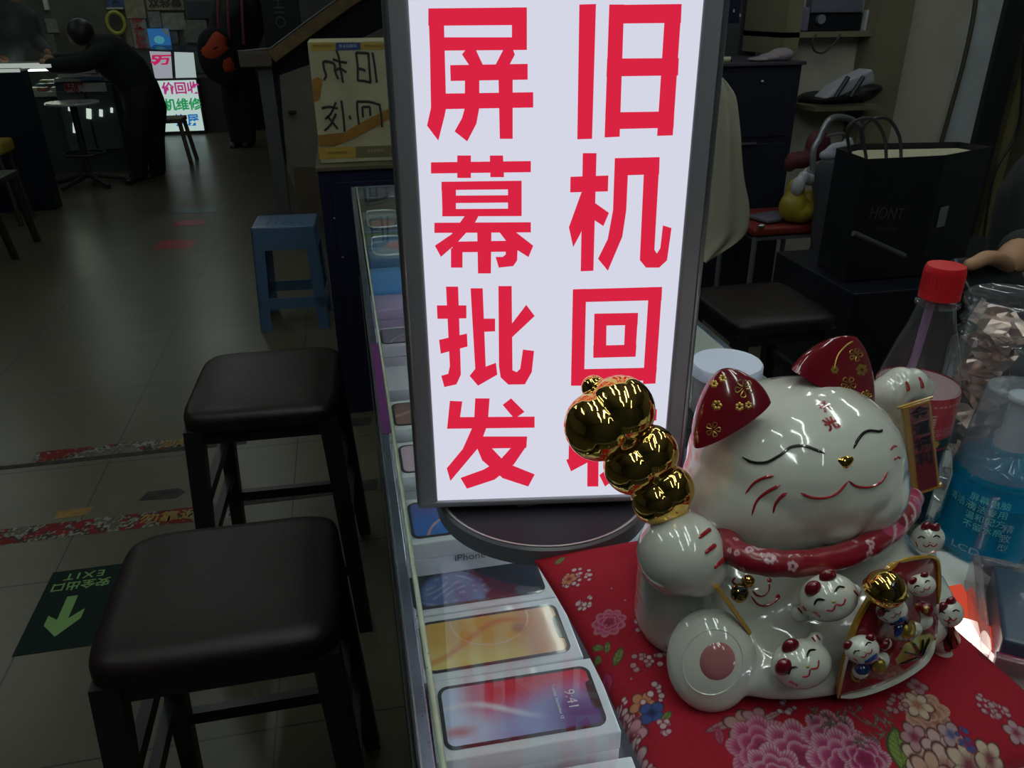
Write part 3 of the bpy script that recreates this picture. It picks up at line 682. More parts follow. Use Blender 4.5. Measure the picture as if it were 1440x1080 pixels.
tag(MB().tube([(bc2[0]-.021,bc2[1]-.006,CT+.120),(bc2[0]-.012,bc2[1]-.004,CT+.165),(bc2[0]-.006,bc2[1],CT+.208)], .0032, 10).build('drinking_straw', mat('lilac straw', (.34,.20,.36), .4, coat=.3), origin=bc2), 'lilac drinking straw inside the cola bottle', 'straw')

# glass tumbler
tb = thing('glass_tumbler', (.547,.532,CT), 'clear glass jar with a threaded rim and copper foil inside, right of the cola bottle', 'glass jar')
tc = (.547,.532,CT)
gl2 = clear('clear thick glass', (.93,.95,.96), 1.85, .02, body=(.5,.52,.6), bodyfac=.05)
MB().lathe([(r_, z_*.95) for r_, z_ in [(0,.012),(.026,.010),(.034,.004),(.038,.0),(.0395,.012),(.0395,.15),(.038,.158),(.034,.163),(.034,.168),(.0362,.170),(.034,.173),(.034,.178),(.0362,.180),(.034,.184),(.034,.190),(.037,.196),(.037,.203),(.034,.206),(.0315,.204)]], tc, 56).build('jar_body', gl2, tb, angle=60)
MB().lathe([(r_, z_*.95) for r_, z_ in [(.0315,.204),(.031,.16),(.036,.148),(.036,.016),(.03,.010),(0,.010)]], tc, 48).build('inner_wall', gl2, tb)
fo = MB(); r5 = random.Random(5)
for i in range(26):
    a = r5.uniform(0,6.28); rr = r5.uniform(.0,.013); z = .018+.0062*i; c = Vector((tc[0]+rr*math.cos(a), tc[1]+rr*math.sin(a), CT+z))
    M = Matrix.Translation(c) @ rotm(r5.uniform(-1,1), r5.uniform(-1,1), a).to_4x4()
    n = 5; vs = [((u/4-.5)*.032, (v/4-.5)*.028, r5.uniform(-.004,.004)) for v in range(n) for u in range(n)]
    fo.add(vs, [(v*n+u, v*n+u+1, (v+1)*n+u+1, (v+1)*n+u) for v in range(n-1) for u in range(n-1)], M)
foil = fo.build('foil_filling', mat('rose copper foil', (.80,.60,.52), .3, .75), smooth=False, origin=tc); tag(foil, 'crumpled copper foil filling inside the clear glass jar', 'foil', kind='stuff')

# acrylic tray and the spray bottle standing on it
ac = thing('acrylic_tray', (.49,.385,CT), 'clear acrylic box with a blue grey insert in front of the blue spray bottle', 'box')
AM = frame(Vector((.387,.324,CT))+Vector((.8,-.6,0))*.072+Vector((.6,.8,0))*.055, (.8,-.6,0), (.6,.8,0))
acr = clear('acrylic', (.86,.85,.86), 1.5, .03, body=(.5,.45,.46), bodyfac=.22)
a = MB(M=AM)
for x0,x1,y0,y1,z0,z1 in ((-.072,.072,-.055,.055,.001,.006),(-.072,-.066,-.055,.055,.006,.032),(.066,.072,-.055,.055,.006,.032),(-.066,.066,-.055,-.049,.006,.026),(-.066,.066,.049,.055,.006,.032)): a.bx(x0,x1,y0,y1,z0,z1,bev=.0018)
a.build('box_walls', acr, ac, angle=50)
MB(M=AM).bx(-.058,.060,-.040,.046,.006,.031,bev=.003).build('insert', mat('blue grey insert', (.045,.075,.12), .35, coat=.3), ac, angle=50)
MB(M=AM).bx(-.06,.06,-.047,-.0405,.007,.02,bev=.001).build('magenta_strip', mat('magenta strip', (.30,.02,.09), .3), ac, angle=50)
sc0 = Vector((.503,.453,CT+.001))
KS = 1.07
sb = thing('spray_bottle', sc0, 'bottle of bright blue screen cleaner with a frosted dome cap', 'bottle')
sbp = clear('blue bottle plastic', (.15,.75,.95), 1.6, .05, body=(.003,.38,.55), bodyfac=.30)
MB().lathe([(r_*KS, z_*KS) for r_, z_ in [(0,.001),(.031,.0),(.035,.004),(.036,.012),(.0355,.018),(.0335,.024),(.033,.060),(.034,.070),(.032,.077),(.027,.083),(.018,.088),(.016,.092)]], sc0, 56).build('bottle_body', sbp, sb)
MB().lathe([(r_*KS, z_*KS) for r_, z_ in [(0,.003),(.031,.003),(.0335,.012),(.0315,.024),(.0312,.052),(0,.0525)]], sc0, 48).build('blue_liquid', mat('blue cleaner liquid', (.002,.42,.62), .15, coat=.5), sb)
frost = clear('frosted cap plastic', (.80,.85,.90), 1.45, .2, body=(.45,.50,.56), bodyfac=.25)
MB().lathe([(r_*KS, z_*KS) for r_, z_ in [(.0335,.068),(.033,.072),(.0265,.134),(.025,.138),(.0225,.139)]], sc0, 56).build('dome_cap', frost, sb)
MB().lathe([(r_*KS, z_*KS) for r_, z_ in [(.012,.088),(.012,.1),(.0095,.104),(.0085,.128),(.0105,.130),(.0105,.134),(0,.136)]], sc0, 36).build('pump', mat('white pump plastic', (.62,.66,.68), .4), sb, angle=40)
cy = mat('cyan print', (.30,.95,.88), .4); whp = mat('pale print', (.55,.75,.85), .4)
vd = Vector((-sc0.x, -sc0.y, 0)).normalized()
def on_cyl(s, r, z, ang, size, m, parent, sx=1., name='lettering', vert=False):
    rot = Matrix.Rotation(ang, 3, 'Z'); n = rot @ vd; xdir = Vector((0,0,1)).cross(n)
    o = text(s, frame(sc0 + n*r + Vector((0,0,z)), xdir, (0,0,1)), size, m, parent, name, depth=.0001, sx=sx)
    me = o.data; W = WM[parent.name]
    for v in me.vertices:      # wrap on the round wall
        q = v.co.copy(); t = q.dot(xdir); q2 = n*(math.cos(t/r)*r) + xdir*(math.sin(t/r)*r); v.co = Vector((q2.x, q2.y, q.z)) + n*.0004
    return o
on_cyl('LCD', .0384, .0150, -.25, .0085, whp, sb, 1.4)
on_cyl('清洁液', .0364, .054, -.62, .008, cy, sb)
for i, (zz, tx) in enumerate(((.058,'屏幕电脑'),(.050,'清洁专用'),(.042,'温和配方'),(.034,'不留水痕'))): on_cyl(tx, .0364, zz*KS, -.05, .0075, cy, sb)
for i, tx in enumerate('精致型'): on_cyl(tx, .0370, .042-.0095*i, .42, .0085, whp, sb)

# round jar behind the cat
jc = (.398,.735,CT+.001)
j = thing('white_lidded_jar', jc, 'short round tub with a pale blue white lid behind the lucky cat', 'tub')
MB().lathe([(0,0),(.035,0),(.037,.003),(.037,.050)], jc, 40).build('tub_body', clear('tub plastic', (.9,.88,.88), 1.45, .1, body=(.55,.48,.50), bodyfac=.5), j)
MB().lathe([(.038,.045),(.0395,.046),(.0395,.058),(.038,.060),(0,.0605)], jc, 40).build('lid', mat('pale lid', (.72,.78,.98), .4), j, angle=40)
# papers, card and the red lit strip right of the cushion
wc = MB().prism([(p.x,p.y) for p in (PZ(1322,864,CT+.001),PZ(1372,862,CT+.001),PZ(1368,780,CT+.001),PZ(1316,778,CT+.001))], CT+.0015, CT+.003).build('white_card', mat('white card', (.70,.73,.70), .5), smooth=False, origin=(.44,.42,CT)); tag(wc, 'white card lying between the lucky cat and the acrylic box', 'card')
q = [PZ(x,y,CT+.001) for x,y in ((1384,962),(1405,1090),(1540,1090),(1490,950),(1425,905))]
wc2 = MB().prism([(p.x,p.y) for p in q], CT+.0015, CT+.004).build('white_card', mat('white card'), smooth=False, origin=(.41,.32,CT)); tag(wc2, 'white card in front of the acrylic box at the cushion edge', 'card')
rl = thing('red_light_strip', (.40,.345,CT), 'glowing red light strip between the cushion and the acrylic box', 'light')
q = [PZ(x,y,CT+.001) for x,y in ((1296,838),(1308,912),(1385,962),(1428,915),(1378,880),(1350,828))]
MB().prism([(p.x,p.y) for p in q], CT+.001, CT+.006).build('red_diffuser', emis('lit red diffuser', (.85,.10,.05), .62), rl, smooth=False)
q = [PZ(x,y,CT+.007) for x,y in ((1325,893),(1340,866),(1364,872),(1380,903),(1412,936),(1404,942),(1365,918))]
MB().prism([(p.x,p.y) for p in q], CT+.0061, CT+.0075).build('white_hot_led', emis('led core', (1.,.80,.72), 2.6), rl, smooth=False)
MB().tube([PZ(1330,878,CT+.008),PZ(1365,905,CT+.008),PZ(1400,945,CT+.008)], .0006, 6).build('wire', mat('pale wire', (.8,.5,.45), .3), rl)

# ------------------------------------------------------------------ floral cushion
CU = Vector((.2665, .379, CT+.002)); CA = .137; CB = .135
def cush_z(U, V):
    x = U*2-1; y = V*2-1
    e = np.clip((1-np.abs(x)**2.6),0,1)*np.clip((1-np.abs(y)**2.6),0,1)
    z = .006 + .027*e**.42
    dent = np.exp(-(((x-.05)/.62)**4+((y-.18)/.55)**4)); z = z - .010*dent
    z = z + .0016*np.sin(x*9+y*4)*e*np.exp(-((x+.75)/.4)**2) + .0012*np.sin(y*17+x*3)*e*(1-dent)
    return z
def cush_xy(U, V):
    x = (U*2-1); y = (V*2-1)
    px = x*CA*(1-.05*(1-y*y)*(np.abs(x)**3)); py = y*CB*(1-.05*(1-x*x)*(np.abs(y)**3))
    a = R(3.5); return CU.x+px*math.cos(a)-py*math.sin(a), CU.y+px*math.sin(a)+py*math.cos(a)
def cush_top(U, V): x, y = cush_xy(U, V); return [x, y, CU.z+cush_z(U, V)]
def cush_bot(U, V):
    x, y = cush_xy(U, V); e = np.clip((1-np.abs(U*2-1)**6),0,1)*np.clip((1-np.abs(V*2-1)**6),0,1); return [x, y, CU.z+.006-.006*e**.5]
def w2(px, py, z=None): p = PZ(px, py, CT+.030 if z is None else z); return p.x, p.y
FL = []
rf = np.random.RandomState(4)
PINK = (.50,.05,.16); PALE = (.62,.42,.46); CREAM = (.60,.46,.34); DKP = (.24,.012,.05); LEAF = (.20,.28,.07); LEAFD = (.035,.075,.03); ORG = (.55,.16,.05); BLU = (.05,.10,.30); WH = (.66,.56,.56)
def leaf(px, py, L, Wd, ang, c=LEAF, c2=LEAFD): FL.append(('leaf', *w2(px,py), L, Wd, ang, c, c2))
def cluster(px, py, r, n, c=WH, c2=DKP, s=.0022):
    x, y = w2(px, py)
    for i in range(n):
        a = rf.rand()*6.28; q = r*math.sqrt(rf.rand()); FL.append(('dot', x+q*math.cos(a), y+q*math.sin(a), s*rf.uniform(.7,1.2), c, c2))
def blossom(px, py, r, n=5, c=PALE, core=DKP, rot=None):
    x, y = w2(px, py); FL.append(('blossom', x, y, r, n, c, core, rf.rand()*6 if rot is None else rot))
def peony(px, py, r, c=PINK, edge=WH):
    x, y = w2(px, py); FL.append(('peony', x, y, r, c, edge))
cluster(812,800,.011,26); cluster(824,835,.006,12); blossom(801,800,.0065,5,(.60,.25,.12)); leaf(788,770,.013,.006,.6); leaf(905,768,.02,.004,.1,PINK,DKP)
peony(857,868,.0125,PINK,(.50,.38,.36)); leaf(842,893,.010,.0045,2.2); leaf(855,897,.010,.0045,1.2); leaf(870,912,.016,.0065,.9); leaf(842,905,.008,.004,1.9)
cluster(908,880,.008,16,(.55,.45,.58)); cluster(917,893,.005,8,(.5,.4,.5)); cluster(905,925,.008,12,(.50,.32,.30)); cluster(925,922,.006,8); leaf(855,935,.014,.008,1.5,PINK,DKP)
cluster(888,985,.014,60); cluster(880,1000,.010,24,PALE); blossom(905,978,.009,5,(.55,.25,.12),ORG); blossom(918,992,.009,4,BLU,(.02,.03,.10)); leaf(938,1000,.010,.005,.5); cluster(935,1012,.005,8,PALE); cluster(915,968,.008,9)
blossom(890,1010,.010,5,(.60,.30,.36)); blossom(893,1038,.009,5,(.6,.4,.44)); cluster(912,1062,.007,18,PALE); blossom(888,1055,.006)
cluster(897,1020,.004,10)
leaf(1020,1018,.03,.006,.1,(.30,.20,.20),DKP); blossom(1045,1022,.012,5,(.42,.24,.22)); blossom(1065,1015,.010,5,(.45,.22,.26)); leaf(1012,1032,.012,.006,1.3,(.42,.08,.14),DKP); leaf(1085,1010,.018,.004,.2,(.4,.3,.28),DKP)
peony(1075,1052,.022,(.45,.05,.17),(.60,.40,.42)); peony(1128,1062,.024,(.46,.06,.18)); peony(1175,1040,.020,(.44,.05,.17)); peony(1095,1085,.02,(.44,.05,.17)); peony(1190,1068,.022,(.48,.06,.20)); peony(1220,1060,.016,(.40,.03,.15))
for px_, py_ in ((1200,1005),(1225,1015),(1180,1012),(1235,1030),(1215,1035),(1245,1010),(1150,1008),(1165,1020)):
    for k in range(5): leaf(px_+rf.randint(-10,10), py_+rf.randint(-8,8), .009, .0014, rf.rand()*3.1, (.34,.24,.24), (.05,.05,.03))
leaf(1268,1045,.026,.015,1.25,(.22,.30,.06)); leaf(1282,1068,.018,.006,.3,(.20,.26,.06))
peony(1302,1000,.016,(.44,.20,.14),CREAM); blossom(1290,992,.010,6,CREAM,(.4,.12,.08))
blossom(1298,1055,.011,5,(.58,.44,.34),(.35,.12,.10)); blossom(1288,1030,.009,5,(.48,.26,.30)); blossom(1325,1040,.011,5,(.58,.38,.38),(.40,.12,.08)); blossom(1338,1060,.013,5,(.60,.40,.36),(.40,.12,.08)); blossom(1320,1072,.014,6,(.58,.34,.26),(.36,.10,.06)); blossom(1372,1055,.014,6,CREAM); blossom(1400,1045,.010,5,CREAM); blossom(1340,1024,.008,4,(.45,.30,.34),BLU); cluster(1360,1028,.006,10,BLU)
blossom(1290,966,.007,4,(.42,.22,.24)); cluster(1394,985,.008,18,(.50,.34,.34)); cluster(1408,992,.006,10,(.45,.3,.32)); blossom(1435,1015,.008,5,(.45,.28,.32)); cluster(1106,1000,.006,8); cluster(1260,990,.008,12,(.4,.25,.25))
for k in range(16): cluster(rf.randint(800,900), rf.randint(760,1080), .002, 1, (.5,.3,.3), s=.0009)
def cush_paint(U, V):
    X, Y = cush_xy(U, V); c = full(U, (.40,.009,.026))
    n = np.sin(X*900)*np.sin(Y*900); c = c*(1+.06*n[...,None])
    for f in FL:
        k = f[0]; dx = X-f[1]; dy = Y-f[2]
        if k == 'leaf':
            _, _, _, L, Wd, an, c1, c2 = f; u = dx*math.cos(an)+dy*math.sin(an); v = -dx*math.sin(an)+dy*math.cos(an)
            d = np.abs(v)/(Wd/2) + (u/(L/2))**2; vein = (np.abs(v) < .0004) | ((np.abs(((u*1.0-np.abs(v)*.8)*600) % 2.2-1.1) < .22) & (d < .9))
            c = mixc(c, c2, sm(1.12,.98,d)); c = mixc(c, c1, sm(.92,.72,d)*(1-.6*vein))
        elif k == 'dot':
            _, _, _, s, c1, c2 = f; d = np.hypot(dx, dy)/s; c = mixc(c, c2, sm(1.25,1.0,d)*.8); c = mixc(c, c1, sm(.85,.6,d))
        elif k == 'blossom':
            _, _, _, r, n, c1, core, rot = f; d = np.hypot(dx, dy)/r; a = np.arctan2(dy, dx)*n/2+rot; pet = .62+.38*np.abs(np.cos(a))
            c = mixc(c, (.10,.02,.03), sm(1.12,1.0,d/pet)); inner = mixc(full(U, c1), core, sm(.55,.1,d)*.9); inner = inner*(1-.35*(np.abs(np.cos(a)) < .25)[...,None])
            t = sm(1.0,.86,d/pet); c = c*(1-t[...,None])+inner*t[...,None]
        else:
            _, _, _, r, c1, edge = f; d = np.hypot(dx, dy)/r; a = np.arctan2(dy, dx)
            for sc, n, ph in ((1.0,9,.3),(.72,7,1.1),(.45,5,2.2)):
                pet = sc*(.80+.20*np.abs(np.cos(a*n/2+ph))); q = d/pet
                base = mixc(full(U, c1), (.16,.008,.03), sm(.9,.35,q)*.7); fr = sm(.72,.96,q)*(.6+.4*np.sin(a*60)); base = mixc(base, edge, np.clip(fr,0,1)*.75)
                t = sm(1.02,.97,q); c = c*(1-t[...,None])+base*t[...,None]
    return c*.80
cu_ = thing('floral_cushion', (CU.x, CU.y, CT), 'red cushion printed with pink flowers and green leaves under the lucky cat', 'cushion')
cm = vcol('floral cotton', .75, bump=.25, sheen=.0, spec=.25, bscale=2500)
paint_grid(cush_paint, 470, 420, cush_top, 'cushion_cover', cm, cu_)
paint_grid(lambda U,V: full(U,(.30,.008,.02)), 40, 40, cush_bot, 'cushion_back', cm, cu_)

# ------------------------------------------------------------------ the lucky cat
cer = mat('white glazed ceramic', (.60,.62,.56), .12, coat=1., spec=.5)
redc = mat('red glaze', (.155,.006,.014), .12, coat=1.)
redl = mat('red painted line', (.33,.012,.02), .25, coat=1.)
blkl = mat('black painted line', (.006,.006,.006), .2, coat=1.)
goldm = mat('polished gold', (.78,.50,.13), .05, 1.)
goldp = mat('gold paint', (.52,.36,.08), .28, .75)
yelp = mat('yellow ochre glaze', (.42,.23,.025), .2, coat=1.)
cat = thing('lucky_cat', (.275,.40,CT+.026), 'white ceramic beckoning lucky cat with closed eyes sitting on the red floral cushion', 'figurine')
BZ = CT+.026
def P(px, py, y): return PY(px, py, y)
cb = MB()
hc = P(1116,648,.405)
cb.ell(hc, (.0715,.062,.055), p=.93)
cb.ell(hc+Vector((-.026,-.006,-.012)), (.052,.052,.043)); cb.ell(hc+Vector((.026,-.006,-.012)), (.048,.052,.043))
cb.ell(hc+Vector((.002,-.046,-.017)), (.022,.016,.014))                     # muzzle
# trunk
cb.ell((.282,.415,BZ+.034), (.098,.076,.036), p=.85)
cb.ell((.285,.42,BZ+.058), (.085,.066,.035)); cb.ell((.292,.372,BZ+.030),(.088,.068,.030), p=.9)
cb.ell((.262,.366,BZ+.019),(.088,.066,.022), p=.9); cb.ell((.235,.395,BZ+.045),(.060,.055,.035))
# beckoning arm on the photo's left: shoulder, forearm and the round paw
pw = P(957,777,.362)
for t in range(7):
    k = t/6; a = Vector((.196,.385,BZ+.022)).lerp(pw+Vector((0,.012,-.012)), k); cb.ell(a, .032*(1-k)+.0215*k, nu=20, nv=12)
cb.ell(pw, (.0275,.0265,.0262)); cb.ell(pw+Vector((.008,-.004,-.008)), (.021,.021,.019))
# leg with its round sole
sole = P(1001,931,.326); sd = (EYE-sole).normalized(); sdv = Vector((-.25,-.80,.42)).normalized()
sr = sdv.to_track_quat('Z','Y').to_matrix()
cb.ell(sole-sdv*.004, (.0275,.0325,.014), rot=sr); cb.ell(sole-sdv*.004, (.0270,.0285,.012), rot=sr@rotm(rz=.5)); cb.ell(Vector((.222,.372,BZ+.026)), (.036,.034,.028))
# arm on the photo's right, raised beside the head
sh = P(1262,690,.445); wr = P(1254,575,.445)
for t in range(8):
    k = t/7; cb.ell(sh.lerp(wr, k), .0150*(1-k)+.0125*k, nu=16, nv=10)
for px_, py_, r in ((1252,552,.0140),(1266,541,.0135),(1281,540,.0125),(1293,545,.0105)): cb.ell(P(px_,py_,.445), r, nu=20, nv=12)
me = fuse(cb, .0017, 10, .5)
body = put('body', me, cer, cat, smooth=False)
class Surf:
    def __init__(s, objs):
        vs = []; fs = []
        for o in objs:
            W = WM[o.name]; n = len(vs); vs += [W @ v.co for v in o.data.vertices]; fs += [tuple(i+n for i in p.vertices) for p in o.data.polygons]
        s.b = BVHTree.FromPolygons(vs, fs)
    def hit(s, px, py):
        d = ray(px, py).normalized(); r = s.b.ray_cast(EYE, d)
        if r[0] is not None: return r[0], r[1]
        n = s.b.find_nearest(EYE + d*(hc-EYE).length); return n[0], n[1]
SB = Surf([body])
def stroke(S, pts, rad, m, parent, name='line', n=8, taper=(1,1), lift=.0002, flat=.5, seg=6):
    c = cr(pts, n); P_ = []; N = len(c)
    for p in c:
        q, nn = S.hit(p[0], p[1]); P_.append(q + nn*lift)
    rr = []
    for i in range(N):
        t = i/(N-1); e = (taper[0]*(1-t)+taper[1]*t)*1.0; rr.append(rad*max(.12, e*min(1, 8*min(t,1-t)+.25)))
    return MB().tube(P_, rr, seg).build(name, m, parent)
def patch(S, poly, m, parent, name='patch', lift=.0004, th=0, n=6, rings=5, closed=True, dome=0.):
    """a filled shape laid on the surface, fan of rings from its centre"""
    c = cr(poly, n, True) if n else [np.array(p, float) for p in poly]; ce = sum(c)/len(c); N = len(c)
    vs = []; fs = []; q, nn = S.hit(*ce); vs.append(q+nn*(lift+dome))
    for r in range(1, rings+1):
        for p in c:
            z = ce+(p-ce)*r/rings; q, nn = S.hit(z[0], z[1]); vs.append(q+nn*(lift*(1 if r < rings else .0)+dome*math.sqrt(max(0,1-(r/rings)**2))))
    for i in range(N): fs.append((0, 1+(i+1)%N, 1+i))
    for r in range(rings-1):
        for i in range(N): a = 1+r*N; fs.append((a+i, a+(i+1)%N, a+N+(i+1)%N, a+N+i))
    return MB().add(vs, fs).build(name, m, parent, angle=0)
def disc(px, py, rx, ry, rot=0, k=12):
    a = R(rot); return [(px+rx*math.cos(t)*math.cos(a)-ry*math.sin(t)*math.sin(a), py+rx*math.cos(t)*math.sin(a)+ry*math.sin(t)*math.cos(a)) for t in [2*math.pi*i/k for i in range(k)]]
# face
stroke(SB, [(1044,643),(1058,650),(1078,650),(1097,640),(1112,629),(1130,627),(1146,632),(1160,638)], .0010, blkl, cat, 'eye')
stroke(SB, [(1200,631),(1205,620),(1213,610),(1222,606),(1236,607),(1241,604)], .0010, blkl, cat, 'eye')
stroke(SB, [(1126,693),(1140,699),(1160,700),(1178,693),(1193,676)], .0008, redl, cat, 'mouth')
stroke(SB, [(1193,676),(1205,684),(1222,685),(1238,678),(1248,663)], .0008, redl, cat, 'mouth')
patch(SB, [(1178,646),(1190,641),(1200,643),(1199,651),(1190,659),(1182,653)], goldm, cat, 'nose', dome=.0016, n=3)
for pts in ([(1048,695),(1060,680),(1074,672),(1088,669)], [(1057,725),(1064,705),(1078,692),(1097,682)], [(1087,722),(1090,710),(1097,700),(1106,693)]):
    stroke(SB, pts, .0011, redl, cat, 'whisker', taper=(.6,1.1))
for pts in ([(1252,633),(1256,628),(1261,628)], [(1257,647),(1262,643),(1266,645)]): stroke(SB, pts, .0007, redl, cat, 'whisker')
# forehead mark, two small characters
def surf_text(S, s, cx, cy, size, ang, m, parent, name='lettering', bold=.0):
    """flat lettering bent onto the glaze; size and offsets are in metres on the surface"""
    q, nn = S.hit(cx, cy); up = Vector((0,0,1)); x = up.cross(nn).normalized(); y = nn.cross(x)
    Mx = frame(q, x, y) @ Matrix.Rotation(ang, 4, 'Z'); o = text(s, Mx, size, m, None, name, bold=bold, depth=.0001)
    for v in o.data.vertices:
        h, n2, _, _ = S.b.find_nearest(v.co); v.co = h + n2*.0004
    W = WM[parent.name]; o.data.transform(W.inverted()); o.parent = parent; WM[o.name] = W; return o
surf_text(SB, '开', 1161,572, .0092, R(18), redl, cat, bold=.0004); surf_text(SB, '光', 1169,597, .0092, R(18), redl, cat, bold=.0004)
# ears
def ear(tip, bl, br, yb, yt, thick, name, gold):
    """rounded hollow-looking cone: a curved shell from the base arc up to the tip"""
    T = P(*tip, yt); A = P(*bl, yb); B = P(*br, yb); mid = (A+B)/2
    e = MB(); n = 16; ax = (B-A); up = (T-mid); back = Vector((0,1,0))
    vs = []; fs = []; m = 28
    for i in range(n+1):
        k = i/n; wdt = (1-k**1.5)**.66 if k < 1 else 0
        for j in range(m):
            a = 2*math.pi*j/m; x = math.cos(a)*.5*wdt; y = math.sin(a)*thick*wdt*(1.0 if math.sin(a) > 0 else .35)
            vs.append(mid + up*(k-.10) + ax*x + back*y + ax*(0.0))
    for i in range(n):
        for j in range(m): fs.append((i*m+j, i*m+(j+1)%m, (i+1)*m+(j+1)%m, (i+1)*m+j))
    return e.add(vs, fs).build(name, redc, cat, angle=0)
eL = ear((1012,513),(975,622),(1082,556),.385,.400,.022,'ear',None)
eR = ear((1208,466),(1120,514),(1230,576),.412,.432,.020,'ear',None)
SE = Surf([eL, eR])
def gold_flower(px, py, r, kind=0, rot=0):
    if kind == 0:
        for k in range(5):
            a = rot+k*2*math.pi/5; stroke(SE, [(px+r*.2*math.cos(a),py+r*.2*math.sin(a)),(px+r*math.cos(a-.35),py+r*math.sin(a-.35)),(px+r*1.15*math.cos(a),py+r*1.15*math.sin(a)),(px+r*math.cos(a+.35),py+r*math.sin(a+.35)),(px+r*.2*math.cos(a),py+r*.2*math.sin(a))], .00035, goldp, cat, 'gold_flower', n=3, seg=4)
    else:
        for k in range(6):
            a = rot+k*2*math.pi/6; patch(SE, disc(px+r*.6*math.cos(a), py+r*.6*math.sin(a), r*.36, r*.36, 0, 6), goldp, cat, 'gold_flower', n=2, rings=1)
gold_flower(1046,546,11,0,.4); gold_flower(1008,570,8,1); gold_flower(1040,572,7,1,.5); gold_flower(1053,570,6,1,.5); gold_flower(1003,604,9,0); gold_flower(1004,540,6,1); gold_flower(1016,532,6,1)
gold_flower(1212,520,9,1,.2); gold_flower(1193,540,9,0,.3); gold_flower(1203,499,8,0); gold_flower(1174,520,6,1); gold_flower(1218,556,6,0)
stroke(SE, [(1172,522),(1178,500),(1190,486),(1200,480)], .0006, goldp, cat, 'gold_edge', taper=(.5,1.4))
# paw strokes
for a, b in (((982,757),(999,744)),((991,778),(1006,766)),((1004,799),(1018,785))): stroke(SB, [a, ((a[0]+b[0])/2, (a[1]+b[1])/2), b], .0016, redl, cat, 'claw_line', taper=(.7,1))
for a, b in (((1274,536),(1277,550)),((1292,530),(1297,546))): stroke(SB, [a, ((a[0]+b[0])/2+1, (a[1]+b[1])/2), b], .0013, redl, cat, 'claw_line', taper=(.6,1.2))
# sole pad: raised rings and a pink centre
patch(SB, disc(1009,930,25,27,20), mat('pink glaze', (.42,.16,.17), .15, coat=1.), cat, 'paw_pad', dome=.0012, rings=6)
stroke(SB, disc(1002,931,42,47,20,14)+[disc(1002,931,42,47,20,14)[0]], .0007, cer, cat, 'sole_ring', lift=-.0001)
# stick and coin pendant with its ribbon
q0, n0 = SB.hit(1005,822); q1, n1 = SB.hit(1052,890)
MB().tube([q0+n0*.001, q1+n1*.001], [.0026,.0024], 12, flat=.6).build('ochre_stick', yelp, cat)
for pts in ([(1058,830),(1064,837),(1074,837),(1081,828),(1081,818)], [(1056,838),(1066,850),(1079,851),(1090,845),(1095,839)], [(1034,812),(1030,818),(1036,823)]): stroke(SB, pts, .0007, redl, cat, 'ribbon')
for c in ((1082,816),(1094,839)): patch(SB, disc(*c,3.6,3.6,0,6), redl, cat, 'ribbon_end', n=2, rings=1, dome=.0006)
patch(SB, disc(1052,817,10,9,30,10), goldm, cat, 'coin_top', n=3, dome=.003); patch(SB, disc(1040,834,13,14,0,12), goldm, cat, 'coin', n=3, dome=.0022)
surf_text(Surf([bpy.data.objects['coin']]), '福', 1040,835, .010, 0, blkl, cat, bold=.0003)
# collar: rolled cloth around the neck
cpts = [(1018,750,.378),(1028,772,.352),(1052,786,.338),(1090,792,.331),(1130,792,.330),(1170,786,.333),(1210,772,.340),(1248,750,.355),(1275,722,.378),(1284,700,.405)]
cl = cr([tuple(P(*p)) for p in cpts], 34)
cr_r = [(.0086-.0016*i/len(cl))+.0003*math.sin(i*.21) for i in range(len(cl))]
rr2 = np.random.RandomState(9)
def collar():
    seg = 64; pts = [Vector(p) for p in cl]; mb = MB().tube(pts, cr_r, seg)
    me = mb.mesh('collar'); n = len(pts); col = np.ones((len(me.vertices),4), np.float32); col[:] = (.22,.006,.018,1)
    co = np.zeros(len(me.vertices)*3); me.vertices.foreach_get('co', co); co = co.reshape(-1,3)
    t = np.repeat(np.arange(n)/(n-1), seg)
    col[(np.sin(co[:,0]*190+co[:,2]*260) > .25) & (t > .72), :3] = (.46,.05,.14)
    col[(np.sin(co[:,0]*330-co[:,2]*420+1) > .75) & (t > .74), :3] = (.56,.40,.42)
    for k in range(44):
        i = rr2.randint(len(co)); tt = t[i]
        if .45 < tt < .6: continue
        d = np.linalg.norm(co-co[i], axis=1); r = rr2.uniform(.0018,.0042)
        a = np.arctan2(co[:,2]-co[i,2], co[:,0]-co[i,0]); pet = r*(.65+.35*np.abs(np.cos(a*2.5)))
        m_ = d < pet; col[m_,:3] = (.55,.34,.38); col[d < r*.3,:3] = (.16,.01,.03)
    for q, r in ((P(1038,777,.345),.0062),):
        d = np.linalg.norm(co-np.array(q), axis=1); col[d < r,:3] = (.16,.24,.06); col[(d < r*.5),:3] = (.07,.13,.03)
    a_ = me.color_attributes.new('paint','FLOAT_COLOR','POINT'); a_.data.foreach_set('color', col.ravel())
    return put('collar', me, vcol('collar cloth', .35, coat=.5), cat, smooth=False)
collar()
